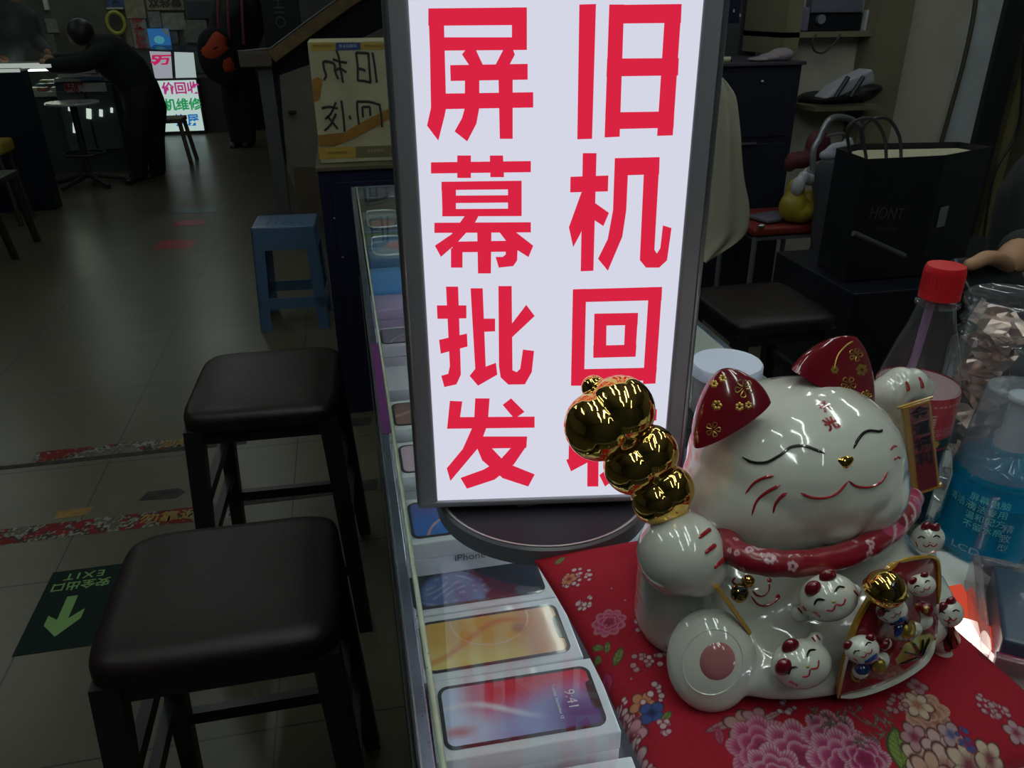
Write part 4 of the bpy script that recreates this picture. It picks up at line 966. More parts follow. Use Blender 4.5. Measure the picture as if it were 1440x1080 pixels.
# gold gourd nuggets in the raised paw: three lobed pieces
def lobed(c, r, up, m, name, n=44):
    """ingot like lump: a squat ball with a waist groove and a pointed bow"""
    T = up.to_track_quat('Z','Y').to_matrix(); vs = []; fs = []; nv = 26
    for j in range(nv+1):
        th = math.pi*j/nv
        for i in range(n):
            a = 2*math.pi*i/n; d = 1 + .13*math.cos(2*a) - .24*math.exp(-((math.sin(a/2+.75))/.14)**2) ; z = math.cos(th)
            rr = max(0.,math.sin(th))**.8*d; vs.append(Vector(c) + T @ Vector((rr*math.cos(a)*r[0], rr*math.sin(a)*r[1], z*r[2])))
    for j in range(nv):
        for i in range(n): fs.append((j*n+i, (j+1)*n+i, (j+1)*n+(i+1)%n, j*n+(i+1)%n))
    return MB().add(vs, fs)
nug = MB()
axis = (P(858,585,.395)-P(936,698,.375)).normalized()
for (px_, py_, y_, r_) in ((857,588,.395,.0268),(901,646,.387,.0224),(932,696,.377,.0190)):
    c_ = P(px_,py_,y_); side = (CM @ Vector((.80,.60,0))); side = (side-axis*side.dot(axis)).normalized(); toward = (EYE-c_).normalized()
    for s_ in (-1,1): nug.ell(c_+side*s_*r_*.30+toward*r_*.04, (r_*.78,r_*.80,r_*.80))
    nug.ell(c_-axis*r_*.15-toward*.2*r_, (r_*.85,)*3)
    nug.ell(c_-axis*r_*.45+toward*r_*.15, (r_*.50,r_*.50,r_*.42))
nug.ell(P(835,545,.41), .0078)
put('gold_nuggets', fuse(nug, .0009, 4, .5), goldm, cat, smooth=False)
# bell under the collar
bl = P(1245,828,.296)
MB().ell(bl, (.0112,.0112,.0108)).build('bell', goldm, cat); MB().lathe([(.0112,-.0012),(.0120,0),(.0112,.0012)], bl, 32).build('bell_rim', goldm, cat)
Bs = Surf([bpy.data.objects['bell']]); patch(Bs, disc(1257,823,5,5,0,8), blkl, cat, 'bell_slot', n=2, rings=2); stroke(Bs, [(1257,823),(1260,836),(1256,848)], .0006, blkl, cat, 'bell_slot')
# plaque on the right paw
pl0 = P(1268,565,.425); pl1 = P(1296,684,.425)
pa = P(1270,566,.425); pb = P(1302,562,.425); pc_ = P(1312,690,.425); pd = P(1275,690,.425)
z0 = pd.z; z1 = pa.z
b0_ = P(1301,688,.418); t0_ = P(1287,566,.418); yd_ = (t0_-b0_); hh = yd_.length; yd_ = yd_.normalized(); xd_ = Vector((1,-.15,0)); xd_ = (xd_-yd_*xd_.dot(yd_)).normalized(); PM = frame(b0_, xd_, yd_); hw = .0100
MB(M=PM).box((0,hh/2,0), (hw*2,hh,.004), bev=.0008).build('plaque_frame', yelp, cat)
MB(M=PM).box((.0012,hh/2,.0022), (hw*1.35,hh-.004,.0008)).build('plaque_face', mat('dark red glaze', (.20,.006,.012), .2, coat=1.), cat, smooth=False)
for z_, l in ((0,.024),(hh,.024)): MB(M=PM).tube([(-l/2,z_,0),(l/2,z_,0)], .0024 if z_ == 0 else .0012, 12).build('plaque_roller', yelp, cat)
for i, ch in enumerate('金運福利'): text(ch, PM @ Matrix.Translation((.0012, hh-.009-i*.0135, .0027)), .0125, mat('dark brush', (.01,.008,.02), .4), cat, 'lettering', bold=.0003, depth=.0001)

# relief on the belly and kittens
def quad_relief():
    out = [(1178,984),(1182,955),(1190,915),(1202,878),(1222,842),(1246,800),(1275,786),(1310,782),(1321,800),(1321,850),(1316,900),(1300,935),(1262,958),(1220,975)]
    def prj(p, y): q = P(p[0], p[1], y); return q
    def yy(p):      # the belly's front skin, bulging towards the viewer in the middle
        t = (p[0]-1178)/145.; return .298 + .012*t*t - .004*math.exp(-((t-.55)/.3)**2) + .012*(900-p[1])/100.*(p[1] < 900)
    vs = []; fs = []; c = np.mean(np.array(out,float), axis=0); cc = cr(out, 5, True); N = len(cc); rings = 8
    q = prj(c, yy(c)-.004); vs.append(q)
    for r in range(1, rings+1):
        for p in cc: z = c+(p-c)*r/rings; vs.append(prj(z, yy(z)-.004*(1-(r/rings)**4)))
    for p in cc: vs.append(prj(p, yy(p)+.02))
    for i in range(N): fs.append((0,1+(i+1)%N,1+i))
    for r in range(rings):
        for i in range(N): a = 1+r*N; fs.append((a+i,a+(i+1)%N,a+N+(i+1)%N,a+N+i))
    o = MB().add(vs, fs).build('sail_relief', mat('dark red glaze'), cat, angle=60)
    return o
MATS['dark red glaze 2'] = MATS['dark red glaze']
rel = quad_relief(); SR = Surf([rel])
stroke(SR, [(1178,980),(1183,950),(1192,912),(1205,874),(1225,838),(1247,802),(1262,790)], .0020, yelp, cat, 'relief_edge', lift=.0006)
stroke(SR, [(1262,790),(1285,785),(1312,784),(1319,800),(1319,850)], .0014, yelp, cat, 'relief_edge', lift=.0004)
stroke(SR, [(1182,980),(1220,972),(1262,955),(1298,930),(1314,900)], .0022, cer, cat, 'relief_edge', lift=.0004)
for a, b in (((1168,960),(1175,952)),((1170,966),(1190,962))): pass
for pts in ([(1196,945),(1200,955),(1168+40,958)], [(1200,932),(1203,948)], [(1216,936),(1206,950)], [(1226,952),(1208,953)]): stroke(SR, pts, .0006, goldp, cat, 'gold_ray')
# fan
fan = [(1292,921),(1262,935),(1258,928),(1272,905),(1290,893),(1308,890),(1316,896),(1308,915)]
patch(SR, fan, mat('fan yellow', (.42,.38,.08), .25, coat=1.), cat, 'fan', n=0, lift=.0012, rings=2)
for b in ((1262,931),(1268,914),(1281,902),(1294,897),(1303,895)): stroke(SR, [(1292,921), ((1292+b[0])/2,(921+b[1])/2), b], .0008, blkl, cat, 'fan_rib', lift=.0018)

def kitten(px, py, y, r, tilt, label, body=None, ears=((-.62,-.62),(.45,-.95)), face=True, wide=1.15, coin=None, redbib=False, scale=1.):
    """small raised cat: head with ears, face lines, paws, an optional body"""
    c = P(px, py, y); k = (proj_d(c))/F; R_ = r*k
    m = MB(); m.ell(c, (R_*wide, R_*.85, R_*.95))
    if body:
        for bx_, by_, br in body: m.ell(P(bx_, by_, y+.006), (br*k, br*k*.8, br*k))
    me_ = fuse(m, .0011, 5, .5); o = put('kitten', me_, cer, cat, smooth=False); S = Surf([o])
    a = R(tilt); ca, sa = math.cos(a), math.sin(a)
    def L(u, v): return (px + (u*ca - v*sa)*r, py + (u*sa + v*ca)*r)
    for u, v in ears:
        e0 = L(u, v); q, nn = S.hit(*L(u*.8, v*.8)); mb = MB(); mb.ell(q, (R_*.34, R_*.22, R_*.36)); mb.build('kitten_ear', redc, o)
    if face:
        stroke(S, [L(-.62,.10),L(-.42,-.06),L(-.15,.04)], R_*.035+.0001, blkl, o, 'eye', n=4, seg=5)
        stroke(S, [L(.28,-.10),L(.50,-.24),L(.72,-.14)], R_*.035+.0001, blkl, o, 'eye', n=4, seg=5)
        stroke(S, [L(-.25,.42),L(-.02,.52),L(.16,.34)], R_*.03+.0001, redl, o, 'mouth', n=4, seg=5); stroke(S, [L(.16,.34),L(.42,.44),L(.62,.22)], R_*.03+.0001, redl, o, 'mouth', n=4, seg=5)
        for s_ in ((-.75,.38),(-.68,.50)): stroke(S, [L(s_[0],s_[1]-.06),L(s_[0]+.1,s_[1]),L(s_[0]+.12,s_[1]+.12)], R_*.03, redl, o, 'whisker', n=3, seg=4)
        patch(S, disc(*L(.13,.24), r*.07, r*.06, 0, 6), goldp, o, 'nose', n=2, rings=1, dome=.0002)
    return o, S, L
def proj_d(p): q = CM.transposed() @ (Vector(p)-EYE); return -q.z
k1, S1, L1 = kitten(1165,840,.312,37,-20,'', body=[(1125,862,14),(1200,832,12)], ears=((-.55,-.62),(.30,-.92)))
for a, b in (((1122,855),(1128,862)),((1129,852),(1134,859)),((1200,830),(1206,838))): stroke(S1, [a,((a[0]+b[0])/2,(a[1]+b[1])/2),b], .0006, redl, k1, 'claw_line')
k2, S2, L2 = kitten(1127,933,.301,38,-32,'', body=[(1147,898,11),(1150,972,10)], ears=((-.78,-.30),(-.02,-.92)))
for a, b in (((1142,896),(1147,903)),((1148,893),(1153,900))): stroke(S2, [a,((a[0]+b[0])/2,(a[1]+b[1])/2),b], .0006, redl, k2, 'claw_line')
k3, S3, L3 = kitten(1305,757,.372,23,8,'', ears=((-.25,-.85),(.42,-.85)), wide=1.0)
k4, S4, L4 = kitten(1333,862,.322,22,5,'', body=[(1328,900,20),(1322,925,20),(1318,950,19)], ears=((-.45,-.45),(.15,-.92)), wide=.95)
patch(S4, [(1328,886),(1346,884),(1354,898),(1348,916),(1330,918),(1326,902)], redc, k4, 'bib', n=3, dome=.0006); patch(S4, [(1340,892),(1350,894),(1348,910),(1341,908)], goldp, k4, 'bib_gold', n=3, lift=.0014, rings=2)
stroke(S4, [(1316,930),(1319,948),(1320,962)], .0010, redl, k4, 'line')
# three little ones on the sail
k5, S5, L5 = kitten(1296,823,.300,18,-14,'', body=[(1302,858,13),(1298,873,15)], ears=((-.7,-.6),(.5,-.85)))
patch(S5, [(1291,846),(1310,845),(1318,858),(1308,868),(1296,862)], redc, k5, 'bib', n=3, lift=.0008); patch(S5, [(1297,852),(1306,852),(1305,863),(1299,862)], goldp, k5, 'bib_gold', n=3, lift=.0013, rings=2)
patch(S5, [(1274,840),(1282,838),(1286,852),(1280,858)], goldp, k5, 'koban', n=3, lift=.0016, dome=.001, rings=3)
k6, S6, L6 = kitten(1254,858,.2935,20,-20,'', body=[(1238,875,12),(1262,885,18),(1285,885,13)], ears=((-.95,-.1),(.6,-.7)))
patch(S6, [(1218,866),(1236,862),(1238,882),(1222,886)], mat('orange glaze', (.48,.12,.05), .2, coat=1.), k6, 'orange_charm', n=2, lift=.001, rings=2, dome=.0008)
patch(S6, [(1250,880),(1272,866),(1276,880),(1262,896),(1250,892)], mat('blue glaze', (.015,.05,.22), .15, coat=1.), k6, 'blue_bag', n=3, lift=.0008, dome=.001)
patch(S6, [(1268,874),(1284,872),(1288,886),(1276,898),(1266,892)], goldp, k6, 'gold_bag', n=3, lift=.0011, dome=.002)
k7, S7, L7 = kitten(1212,913,.2875,22,-22,'', body=[(1210,942,14),(1236,928,16),(1245,905,10)], ears=((-.9,-.7),(.95,-.55)))
patch(S7, [(1202,938),(1222,926),(1234,918),(1238,932),(1222,948),(1206,948)], MATS['blue glaze'], k7, 'blue_bib', n=3, lift=.0008)
patch(S7, [(1224,934),(1238,926),(1246,934),(1240,948),(1226,950)], goldp, k7, 'koban', n=3, lift=.0012, dome=.0014)
patch(S7, [(1234,900),(1250,898),(1252,908),(1244,916),(1236,910)], redc, k7, 'red_charm', n=2, lift=.001, dome=.001, rings=2)

# ------------------------------------------------------------------ behind the counter, right side
def rect(px0, py0, px1, py1, y):
    """x0,x1,z0,z1 at distance y of a picture box (edges taken at its middle row and column)"""
    xm, ym = (px0+px1)/2, (py0+py1)/2
    return PY(px0,ym,y).x, PY(px1,ym,y).x, PY(xm,py1,y).z, PY(xm,py0,y).z
khaki = mat('khaki painted board', (.19,.175,.105), .55, noise=((.15,.14,.09), 6))
pale = mat('pale beige wall panel', (.52,.51,.43), .6, noise=((.43,.42,.36), 5))
strip = mat('pale blue door trim', (.50,.55,.58), .5, noise=((.42,.47,.50), 9))
dark = mat('near black paint', (.012,.014,.016), .5)
brown = mat('brown partition', (.10,.085,.05), .6, noise=((.07,.06,.035), 7))
YW = 3.6
xa, xb, xc = PY(1288,0,YW).x, PY(1368,0,YW).x, PY(1405,0,YW).x
struct(MB().bx(xa-.6, xb, YW, YW+.08, 0, 2.9).build('wall_partition', pale, smooth=False))
struct(MB().bx(xb, xc, YW-.03, YW+.05, 0, 2.9).build('door_1', strip, smooth=False))
struct(MB().bx(xc, xc+.13, YW-.06, YW+.06, 0, 2.9).build('trim_1', dark, smooth=False))
struct(MB().bx(xc+.13, 4.1, YW-.02, YW+.06, 0, 2.9).build('wall_partition_brown', brown, smooth=False))
struct(MB().bx(xc+.20, xc+.235, YW-.05, YW-.02, 0, 2.9).build('trim_2', mat('ochre trim', (.19,.16,.08), .5), smooth=False))
struct(MB().bx(.5, xa-.6, YW+.35, YW+.42, 0, 2.9).build('wall_partition_far', mat('grey partition', (.06,.065,.075), .6), smooth=False))
xk0, xk1 = PY(1240,0,3.47).x, PY(1288,0,3.47).x
struct(MB().bx(xk0, xk1, 3.47, 3.59, 0, 2.9).build('trim_3', khaki, smooth=False))
p = [PY(1372,-60,3.58), PY(1372,0,3.57), PY(1358,75,3.55), PY(1338,150,3.55), PY(1317,225,3.55), PY(1300,300,3.55)]
tag(MB().tube([Vector(q) for q in cr([tuple(a) for a in p],5)], .011, 8).build('hanging_cable', mat('dark brown cable', (.045,.038,.022), .6), origin=p[-1]), 'dark brown cable running down the pale wall panel behind the gift bag', 'cable')
p = [PY(1440,60,3.49), PY(1432,180,3.51), PY(1400,240,3.51), PY(1385,320,3.51), PY(1378,400,3.51)]
tag(MB().tube([Vector(q) for q in cr([tuple(a) for a in p],5)], .007, 8).build('wall_cable', dark, origin=p[-1]), 'thin black cable running down the brown partition on the right', 'cable')

# shelf unit
sh_ = thing('wall_shelf', (1.75,3.65,0), 'khaki wall shelf unit with a black printer on it left of the khaki post', 'shelf')
x0,x1,_,_ = rect(1105,0,1125,90,3.5); MB().bx(x0,x1,3.5,3.9,1.13,2.2).build('upright', khaki, sh_, smooth=False)
zs = PY(1175,46,3.5).z; MB().bx(x0,xk0+.02,3.5,3.9,zs-.018,zs+.004).build('shelf_board', khaki, sh_, smooth=False)
zs2 = PY(1190,150,3.35).z; MB().bx(PY(1150,150,3.35).x,xk0+.02,3.37,3.85,zs2-.02,zs2).build('shelf_board', khaki, sh_, smooth=False)
MB().bx(x0+.3,xk0+.02,3.9,3.92,.1,2.2).build('back_board', mat('slate board', (.055,.06,.075), .6), sh_, smooth=False)
zt = zs+.005
r_ = rect(1130,18,1216,42,3.55); pr = thing('printer', ((r_[0]+r_[1])/2,3.65,zt), 'small black printer on the khaki shelf', 'printer')
MB().bx(r_[0],r_[1],3.57,3.8,zt,r_[3],bev=.008).build('body', navy2, pr); MB().bx(r_[0]+.03,r_[1]-.02,3.55,3.75,r_[3],r_[3]+.07,bev=.006).build('lid', mat('grey blue plastic', (.12,.13,.18), .4), pr)
MB().cyl((r_[0]+.09,3.55,r_[2]+.045),(r_[0]+.09,3.58,r_[2]+.045),.02).build('button', mat('grey button', (.2,.2,.24), .4), pr)
r_ = rect(1217,14,1228,46,3.55); tag(MB().bx(r_[0],r_[1],3.55,3.65,zt,r_[3]).build('white_carton', mat('white carton', (.42,.45,.50), .5), smooth=False, origin=(r_[0],3.6,zt)), 'slim white carton beside the black printer on the shelf', 'box')
r_ = rect(1131,2,1146,40,3.55); tag(MB().bx(r_[0]-.05,r_[0]+.03,3.55,3.65,zt,zt+.10,bev=.01).build('grey_jar', mat('grey violet jar', (.18,.17,.26), .3), origin=(r_[0],3.6,zt)), 'grey violet tin on the shelf left of the printer', 'tin')
cb2 = [PY(1148,48,3.49), PY(1142,60,3.49), PY(1146,72,3.49), PY(1158,74,3.49), PY(1172,62,3.49), PY(1182,48,3.49)]
tag(MB().tube([Vector(q) for q in cr([tuple(a) for a in cb2],5)], .004, 6).build('loose_cable', dark, origin=cb2[0]), 'thin black cable looping below the khaki shelf', 'cable')
# clothes heap on the lower board
hp = MB(); c0 = PY(1195,128,3.47)
for i,(dx,dz,rx,rz) in enumerate(((-.08,.02,.12,.03),(.05,.035,.13,.04),(.10,.06,.10,.03))): hp.ell((c0.x+dx,3.55,zs2+dz), (rx,.12,rz))
tag(put('folded_clothes', fuse(hp,.008,6), dark, None, smooth=False, origin=(c0.x,3.55,zs2)), 'dark heap of folded clothes on the lower khaki shelf board', 'clothes')
wy = 3.30
sl = MB(); sl.prism([(PY(a_,b_,wy).x,PY(a_,b_,wy).z) for a_,b_ in ((1160,139),(1176,124),(1200,110),(1228,97),(1232,116),(1206,124),(1185,134))][::-1], -.10, 0, frame((0,wy,0),(1,0,0),(0,0,1)))
wg = sl.build('white_garment', mat('grey white cloth', (.30,.30,.36), .8), smooth=False, origin=(c0.x,wy,zs2), bevel=.008); tag(wg, 'grey white garment lying over the folded clothes', 'clothes')
for px_ in (1184,1205): MB().tube([PY(px_-9,136,wy-.004),PY(px_,122,wy-.006),PY(px_+9,108,wy-.004)], .010, 6).build('dark_stripe', dark, wg)

# dark cabinet
z1 = PY(1075,92,3.37).z; x0 = .82; x1 = PY(1128,92,3.37).x
cbn = thing('dark_cabinet', (1.2,3.6,0), 'dark navy cabinet with a small knob behind the red seated chair', 'cabinet')
MB().bx(x0,x1,3.37,3.9,0,z1,bev=.004).build('body', mat('deep navy cabinet', (.010,.012,.026), .45), cbn, smooth=False)
MB().bx(x0-.01,x1+.01,3.35,3.9,z1,z1+.014,bev=.003).build('top_board', mat('dark slate top', (.05,.05,.07), .4), cbn, smooth=False)
MB().bx(x0+.03,x1-.03,3.362,3.37,z1-.30,z1-.03,bev=.003).build('drawer', mat('deep navy cabinet'), cbn, smooth=False); MB().bx(x0+.03,x1-.03,3.362,3.37,.06,z1-.33,bev=.003).build('door', mat('deep navy cabinet'), cbn, smooth=False)
kb = PY(1072,115,3.35); MB().ell(kb, .009).build('knob', alu, cbn)
hb = PY(1050,202,3.35); MB().box(hb, (.09,.012,.008)).build('handle', mat('grey handle', (.16,.16,.17), .4, .5), cbn, smooth=False)
r_ = rect(1020,-30,1049,33,3.41); mo = thing('monitor', ((r_[0]+r_[1])/2,3.5,z1+.014), 'dark monitor standing on the navy cabinet beside the sign', 'monitor')
MB().bx(r_[0]-.2,r_[1],3.45,3.48,r_[2],r_[3]+.12,bev=.006).build('screen', mat('dark screen', (.012,.018,.04), .15), mo); MB().bx(r_[0]-.08,r_[0]+.0,3.47,3.49,z1+.014,r_[2]+.02).build('stand', navy2, mo, smooth=False); MB().bx(r_[0]-.14,r_[0]+.06,3.41,3.55,z1+.0145,z1+.024).build('base', navy2, mo, smooth=False)
for a,b in (((1031,13),(1033,17)),((1040,20),(1042,23))): MB().box(PY((a[0]+b[0])/2,(a[1]+b[1])/2,3.444), (.006,.003,.012)).build('marking', mat('pale mark', (.4,.42,.5), .5), mo, smooth=False)
c = PY(1018,60,3.41); tag(MB().tube([(c.x-.03,3.41,z1+.025),(c.x+.035,3.41,z1+.025)], .012, 12).build('cream_tube', mat('cream tube', (.50,.50,.32), .5), origin=(c.x,3.41,z1+.014)), 'short cream coloured tube lying by the monitor', 'tube')
cl_ = MB()
for i,(px_,dz) in enumerate(((1070,.010),(1085,.018),(1098,.028),(1102,.03))): cl_.ell((PY(px_,84,3.41).x,3.43,z1+.014+dz*.8), (.05,.05,dz))
tag(put('pink_cloth', fuse(cl_,.005,6), mat('dusty pink cloth', (.26,.21,.25), .8), None, smooth=False, origin=(1.5,3.43,z1+.014)), 'dusty pink cloth lying on the navy cabinet top', 'cloth')

# chair with a red seat, tubular frame
tubm = mat('grey tube metal', (.26,.27,.31), .35, .6)
ch = thing('metal_chair', (1.76,3.0,0), 'metal tube chair with a dark red seat, loaded with bags', 'chair')
sx0, sx1 = 1.585, 1.93; sy0, sy1 = 2.84, 3.17; sz = .455
CH = Matrix.Identity(4)
def cp_(x,y,z): return CH @ Vector((x,y,z))
k_ = .90
mb = MB(M=CH); mb.box(((sx0+sx1)/2,(sy0+sy1)/2,sz+.05), (sx1-sx0,sy1-sy0,.035), bev=.012); mb.build('seat', mat('dark red seat', (.17,.018,.014), .5), ch)
for x,y in ((sx0+.02,sy0+.02),(sx1-.02,sy0+.02),(sx0+.02,sy1-.02),(sx1-.02,sy1-.02)):
    MB(M=CH).tube([(x,y,0),(x,y,sz+.03)], .011, 10).build('leg', tubm, ch)
MB(M=CH).tube([(sx0+.02,sy0+.02,sz+.02),(sx1-.02,sy0+.02,sz+.02),(sx1-.02,sy1-.02,sz+.02),(sx0+.02,sy1-.02,sz+.02)], .010, 8, closed=True).build('seat_frame', tubm, ch)
bk = [PY(1143,225,2.88), PY(1152,195,2.89), PY(1167,168,2.90), PY(1190,166,2.96), PY(1208,178,3.02), PY(1214,205,3.10), PY(1214,240,3.10)]
MB().tube([Vector(a) for a in cr([tuple(cp_(sx1-.03,sy0+.02,sz+.03))]+[tuple(b) for b in bk]+[tuple(cp_(sx1-.02,sy1-.02,sz+.03))],6)], .0125, 10).build('back_frame', tubm, ch)
MB().tube([Vector(a) for a in cr([tuple(PY(1163,191,2.92)),tuple(PY(1185,188,2.96)),tuple(PY(1200,196,3.02))],5)], .006, 8).build('back_rail', tubm, ch)
zc = sz+.068
# yellow and white bag
def pyell(px_, py_, y_, rpx, ry=None, rz=None):
    c = PY(px_,py_,y_); k = proj_d(c)/F; return c, (rpx*k, (ry or rpx)*k, (rz or rpx)*k)
yb = MB()
for a in ((1115,290,2.88,20,16,22),(1128,298,2.88,24,18,16),(1118,270,2.89,14,12,20),(1138,285,2.91,16,14,18)):
    c, r = pyell(*a); yb.ell(c, r)
bg = thing('yellow_carrier_bag', PY(1120,315,2.88), 'yellow and white carrier bag on the red chair seat', 'bag')
put('bag_body', fuse(yb,.006,5), mat('yellow plastic bag', (.34,.27,.02), .45, noise=((.22,.16,.015), 14)), bg, smooth=False)
wb2 = MB()
for a in ((1122,262,2.86,10,8,14),(1130,250,2.87,9,7,10),(1139,252,2.88,12,8,9)): c, r = pyell(*a); wb2.ell(c, r)
put('bag_top', fuse(wb2,.005,4), mat('white plastic bag', (.38,.38,.42), .5), bg, smooth=False)
MB().tube([PY(1128,246,2.86),PY(1133,238,2.87),PY(1142,243,2.88),PY(1147,254,2.88)], .004, 6).build('handle', mat('white plastic bag'), bg)
rb = MB()
for a in ((1125,225,3.01,20,14,12),(1150,205,3.01,18,14,22),(1112,228,3.01,9,8,14)): c, r = pyell(*a); rb.ell(c, r)
tag(put('red_bundle', fuse(rb,.006,5), mat('dark red cloth', (.085,.012,.022), .8), None, smooth=False, origin=PY(1135,240,3.01)), 'dark red bundle behind the yellow carrier bag', 'bundle')
# white bag + grey jacket on the back of the chair
wj = MB()
for a in ((1180,212,2.86,22,8,12),(1165,218,2.86,14,8,8),(1192,203,2.87,9,6,10)): c, r = pyell(*a); wj.ell(c, r)
tag(put('white_bundle', fuse(wj,.005,5), mat('grey white cloth'), None, smooth=False, origin=PY(1180,220,2.86)), 'grey white bundle tucked in the chair back', 'bundle')
gj = loft([(226,1153,1200),(240,1147,1222),(280,1147,1216),(320,1143,1206),(345,1141,1190),(358,1140,1170),(366,1142,1158)], 2.80, .05, 6, 1.)
tag(gj.build('grey_jacket', mat('charcoal jacket cloth', (.035,.038,.048), .85, bump=.4, bscale=30), None, origin=PY(1170,360,2.8), angle=0), 'charcoal grey jacket hanging over the metal chair back', 'jacket')
hl = cr([tuple(PY(1216,215,2.82)),tuple(PY(1208,185,2.86)),tuple(PY(1222,180,2.84)),tuple(PY(1234,195,2.80)),tuple(PY(1237,225,2.76))],6)
# small things on the seat
pp = PY(1087,292,2.96); tag(MB().box((pp.x,pp.y,zc+.012), (.16,.12,.012), rot=rotm(rz=.3), bev=.003).build('grey_notebook', mat('grey blue cover', (.10,.10,.14), .6), origin=(pp.x,pp.y,zc)), 'grey notebook lying on the red chair seat', 'notebook')
pp = PY(1073,303,2.84); tag(MB().ell((pp.x,pp.y,zc+.010), (.016,.012,.009)).build('keyring', mat('bright metal', (.6,.6,.65), .2, .9), origin=(pp.x,pp.y,zc)), 'small bright metal key fob on the red chair seat', 'key fob')

# beige coat on a stand
CY = 2.22
co = loft([(108,1002,1012),(118,1000,1021),(138,997,1032),(175,994,1036),(215,990,1039),(255,982,1044),(290,972,1051),(318,965,1050),(335,962,1034),(350,962,1006),(358,964,990)], CY, .07, 7, 2.)
cs = thing('beige_coat', PY(1000,360,CY), 'beige coat hanging beside the sign on a thin stand', 'coat')
co.build('coat', mat('beige coat cloth', (.34,.33,.25), .85, bump=.6, bscale=22), cs, angle=0)
sm_ = MB(); c = PY(985,200,2.34); sm_.tube([(c.x,2.34,.01),(c.x,2.34,1.5)], .012, 10); sm_.tube([(c.x,2.34,1.30),(c.x,2.26,1.30)], .006, 8); sm_.lathe([(0,0),(.14,0),(.14,.012),(.02,.022),(0,.022)], (c.x,2.34,0), 28); stn = sm_.build('coat_stand', dark, origin=(c.x,2.34,0)); tag(stn, 'thin black stand behind the hanging beige coat', 'coat stand')

# black gift bag on a black crate
by = 2.05
gx0, gx1 = PY(1205,300,by).x, PY(1312,300,by).x; gz1 = PY(1258,268,by).z; gz1 = PY(1258,222,by).z; gz0 = .56
gx2 = PY(1346,300,by+.18).x
gift = thing('black_gift_bag', ((gx0+gx1)/2,by+.1,gz0), 'large black paper gift bag with pale lining on the black crate', 'gift bag')
def prism_wall(pts, z0, z1, th, name, m):
    mb = MB(); n = len(pts)
    for i in range(n):
        a = Vector(pts[i]); b = Vector(pts[(i+1)%n]); d = (b-a).normalized(); nn = Vector((d.y,-d.x))*th
        vs = [(a.x,a.y,z0),(b.x,b.y,z0),(b.x,b.y,z1),(a.x,a.y,z1)]; vs += [(v[0]-nn.x,v[1]-nn.y,v[2]) for v in vs]
        mb.add(vs, [(0,1,2,3),(7,6,5,4),(3,2,6,7),(1,0,4,5)])
    return mb
gb_ = [(gx0,by),(gx1,by),(gx2,by+.10),(gx2-.03,by+.21),(gx1-.12,by+.26),(gx0+.03,by+.2)]
black_paper = mat('black paper', (.007,.008,.012), .42)
prism_wall(gb_, gz0, gz1, .004, 'w', None).build('bag_wall', black_paper, gift, smooth=False)
inn = [(gx0+.012,by+.008),(gx1-.004,by+.008),(gx2-.012,by+.10),(gx2-.04,by+.20),(gx1-.12,by+.245),(gx0+.035,by+.19)]
MB().prism(inn, gz1-.022, gz1-.018).build('lining', mat('pale tissue lining', (.46,.44,.30), .7), gift, smooth=False)
MB().prism(gb_, gz0, gz0+.004).build('bottom', black_paper, gift, smooth=False)
tp = PY(1247,301,by-.002); text('HONT', frame(tp, (1,0,-.10), (.10,0,1)), .05, mat('faint grey print', (.05,.05,.065), .4), gift, 'lettering', sx=.8)
text('HONT 正品', frame(PY(1247,322,by-.002), (1,0,-.1), (.10,0,1)), .014, mat('faint grey print'), gift, 'lettering')
q = PY(1320,300,by+.06); d_ = Vector((gx2-gx1,.10,0)).normalized(); MB(M=frame(Vector((gx1,by,q.z))+d_*.055+Vector((d_.y,-d_.x,0))*.003, d_, (0,0,1))).box((0,0,0), (.045,.062,.001)).build('pale_sticker', mat('speckled grey sticker', (.24,.25,.25), .6, noise=((.12,.13,.13), 260)), gift, smooth=False)
for o_ in (0,.05): MB().tube([Vector(a) for a in cr([(gx0+.02+o_,by+.1,gz1-.02),(gx0-.01+o_,by+.1,gz1+.075),(gx0+.05+o_,by+.09,gz1+.10),(gx0+.10+o_,by+.08,gz1+.05),(gx0+.11+o_,by+.06,gz1-.02)],6)], .005, 8).build('handle', mat('black cord', (.02,.02,.025), .5), gift)
crt = thing('black_crate', ((gx0+gx1)/2,by+.1,0), 'black crate under the gift bag', 'crate')
MB().bx(gx0-.03,gx2+.02,by-.10,by+.36,0,gz0-.001,bev=.006).build('body', navy2, crt, smooth=False)
a, b = PY(1200,328,by-.112), PY(1272,360,by-.112); MB().tube([a,b], .008, 8).build('grey_bar', mat('dull grey bar', (.06,.06,.075), .5), crt)
# second dark chair back at the right edge
dcx = thing('dark_chair', (2.15,2.35,0), 'dark chair with a pale cushion at the right edge of the brown partition', 'chair')
q = PY(1425,290,2.3)
MB().box((q.x+.10,2.30,q.z-.02), (.34,.03,.06), bev=.01).build('back_rail', dark, dcx); MB().box((q.x-.045,2.30,q.z/2), (.03,.03,q.z), bev=.004).build('leg', dark, dcx); MB().box((q.x+.23,2.30,q.z/2), (.03,.03,q.z), bev=.004).build('leg', dark, dcx)
MB().box((q.x+.10,2.50,.45), (.34,.38,.05), bev=.01).build('seat', dark, dcx)
MB().box((q.x+.10,2.335,q.z-.10), (.22,.03,.14), bev=.01).build('pale_cushion', mat('pale cushion cloth', (.30,.30,.22), .8), dcx)

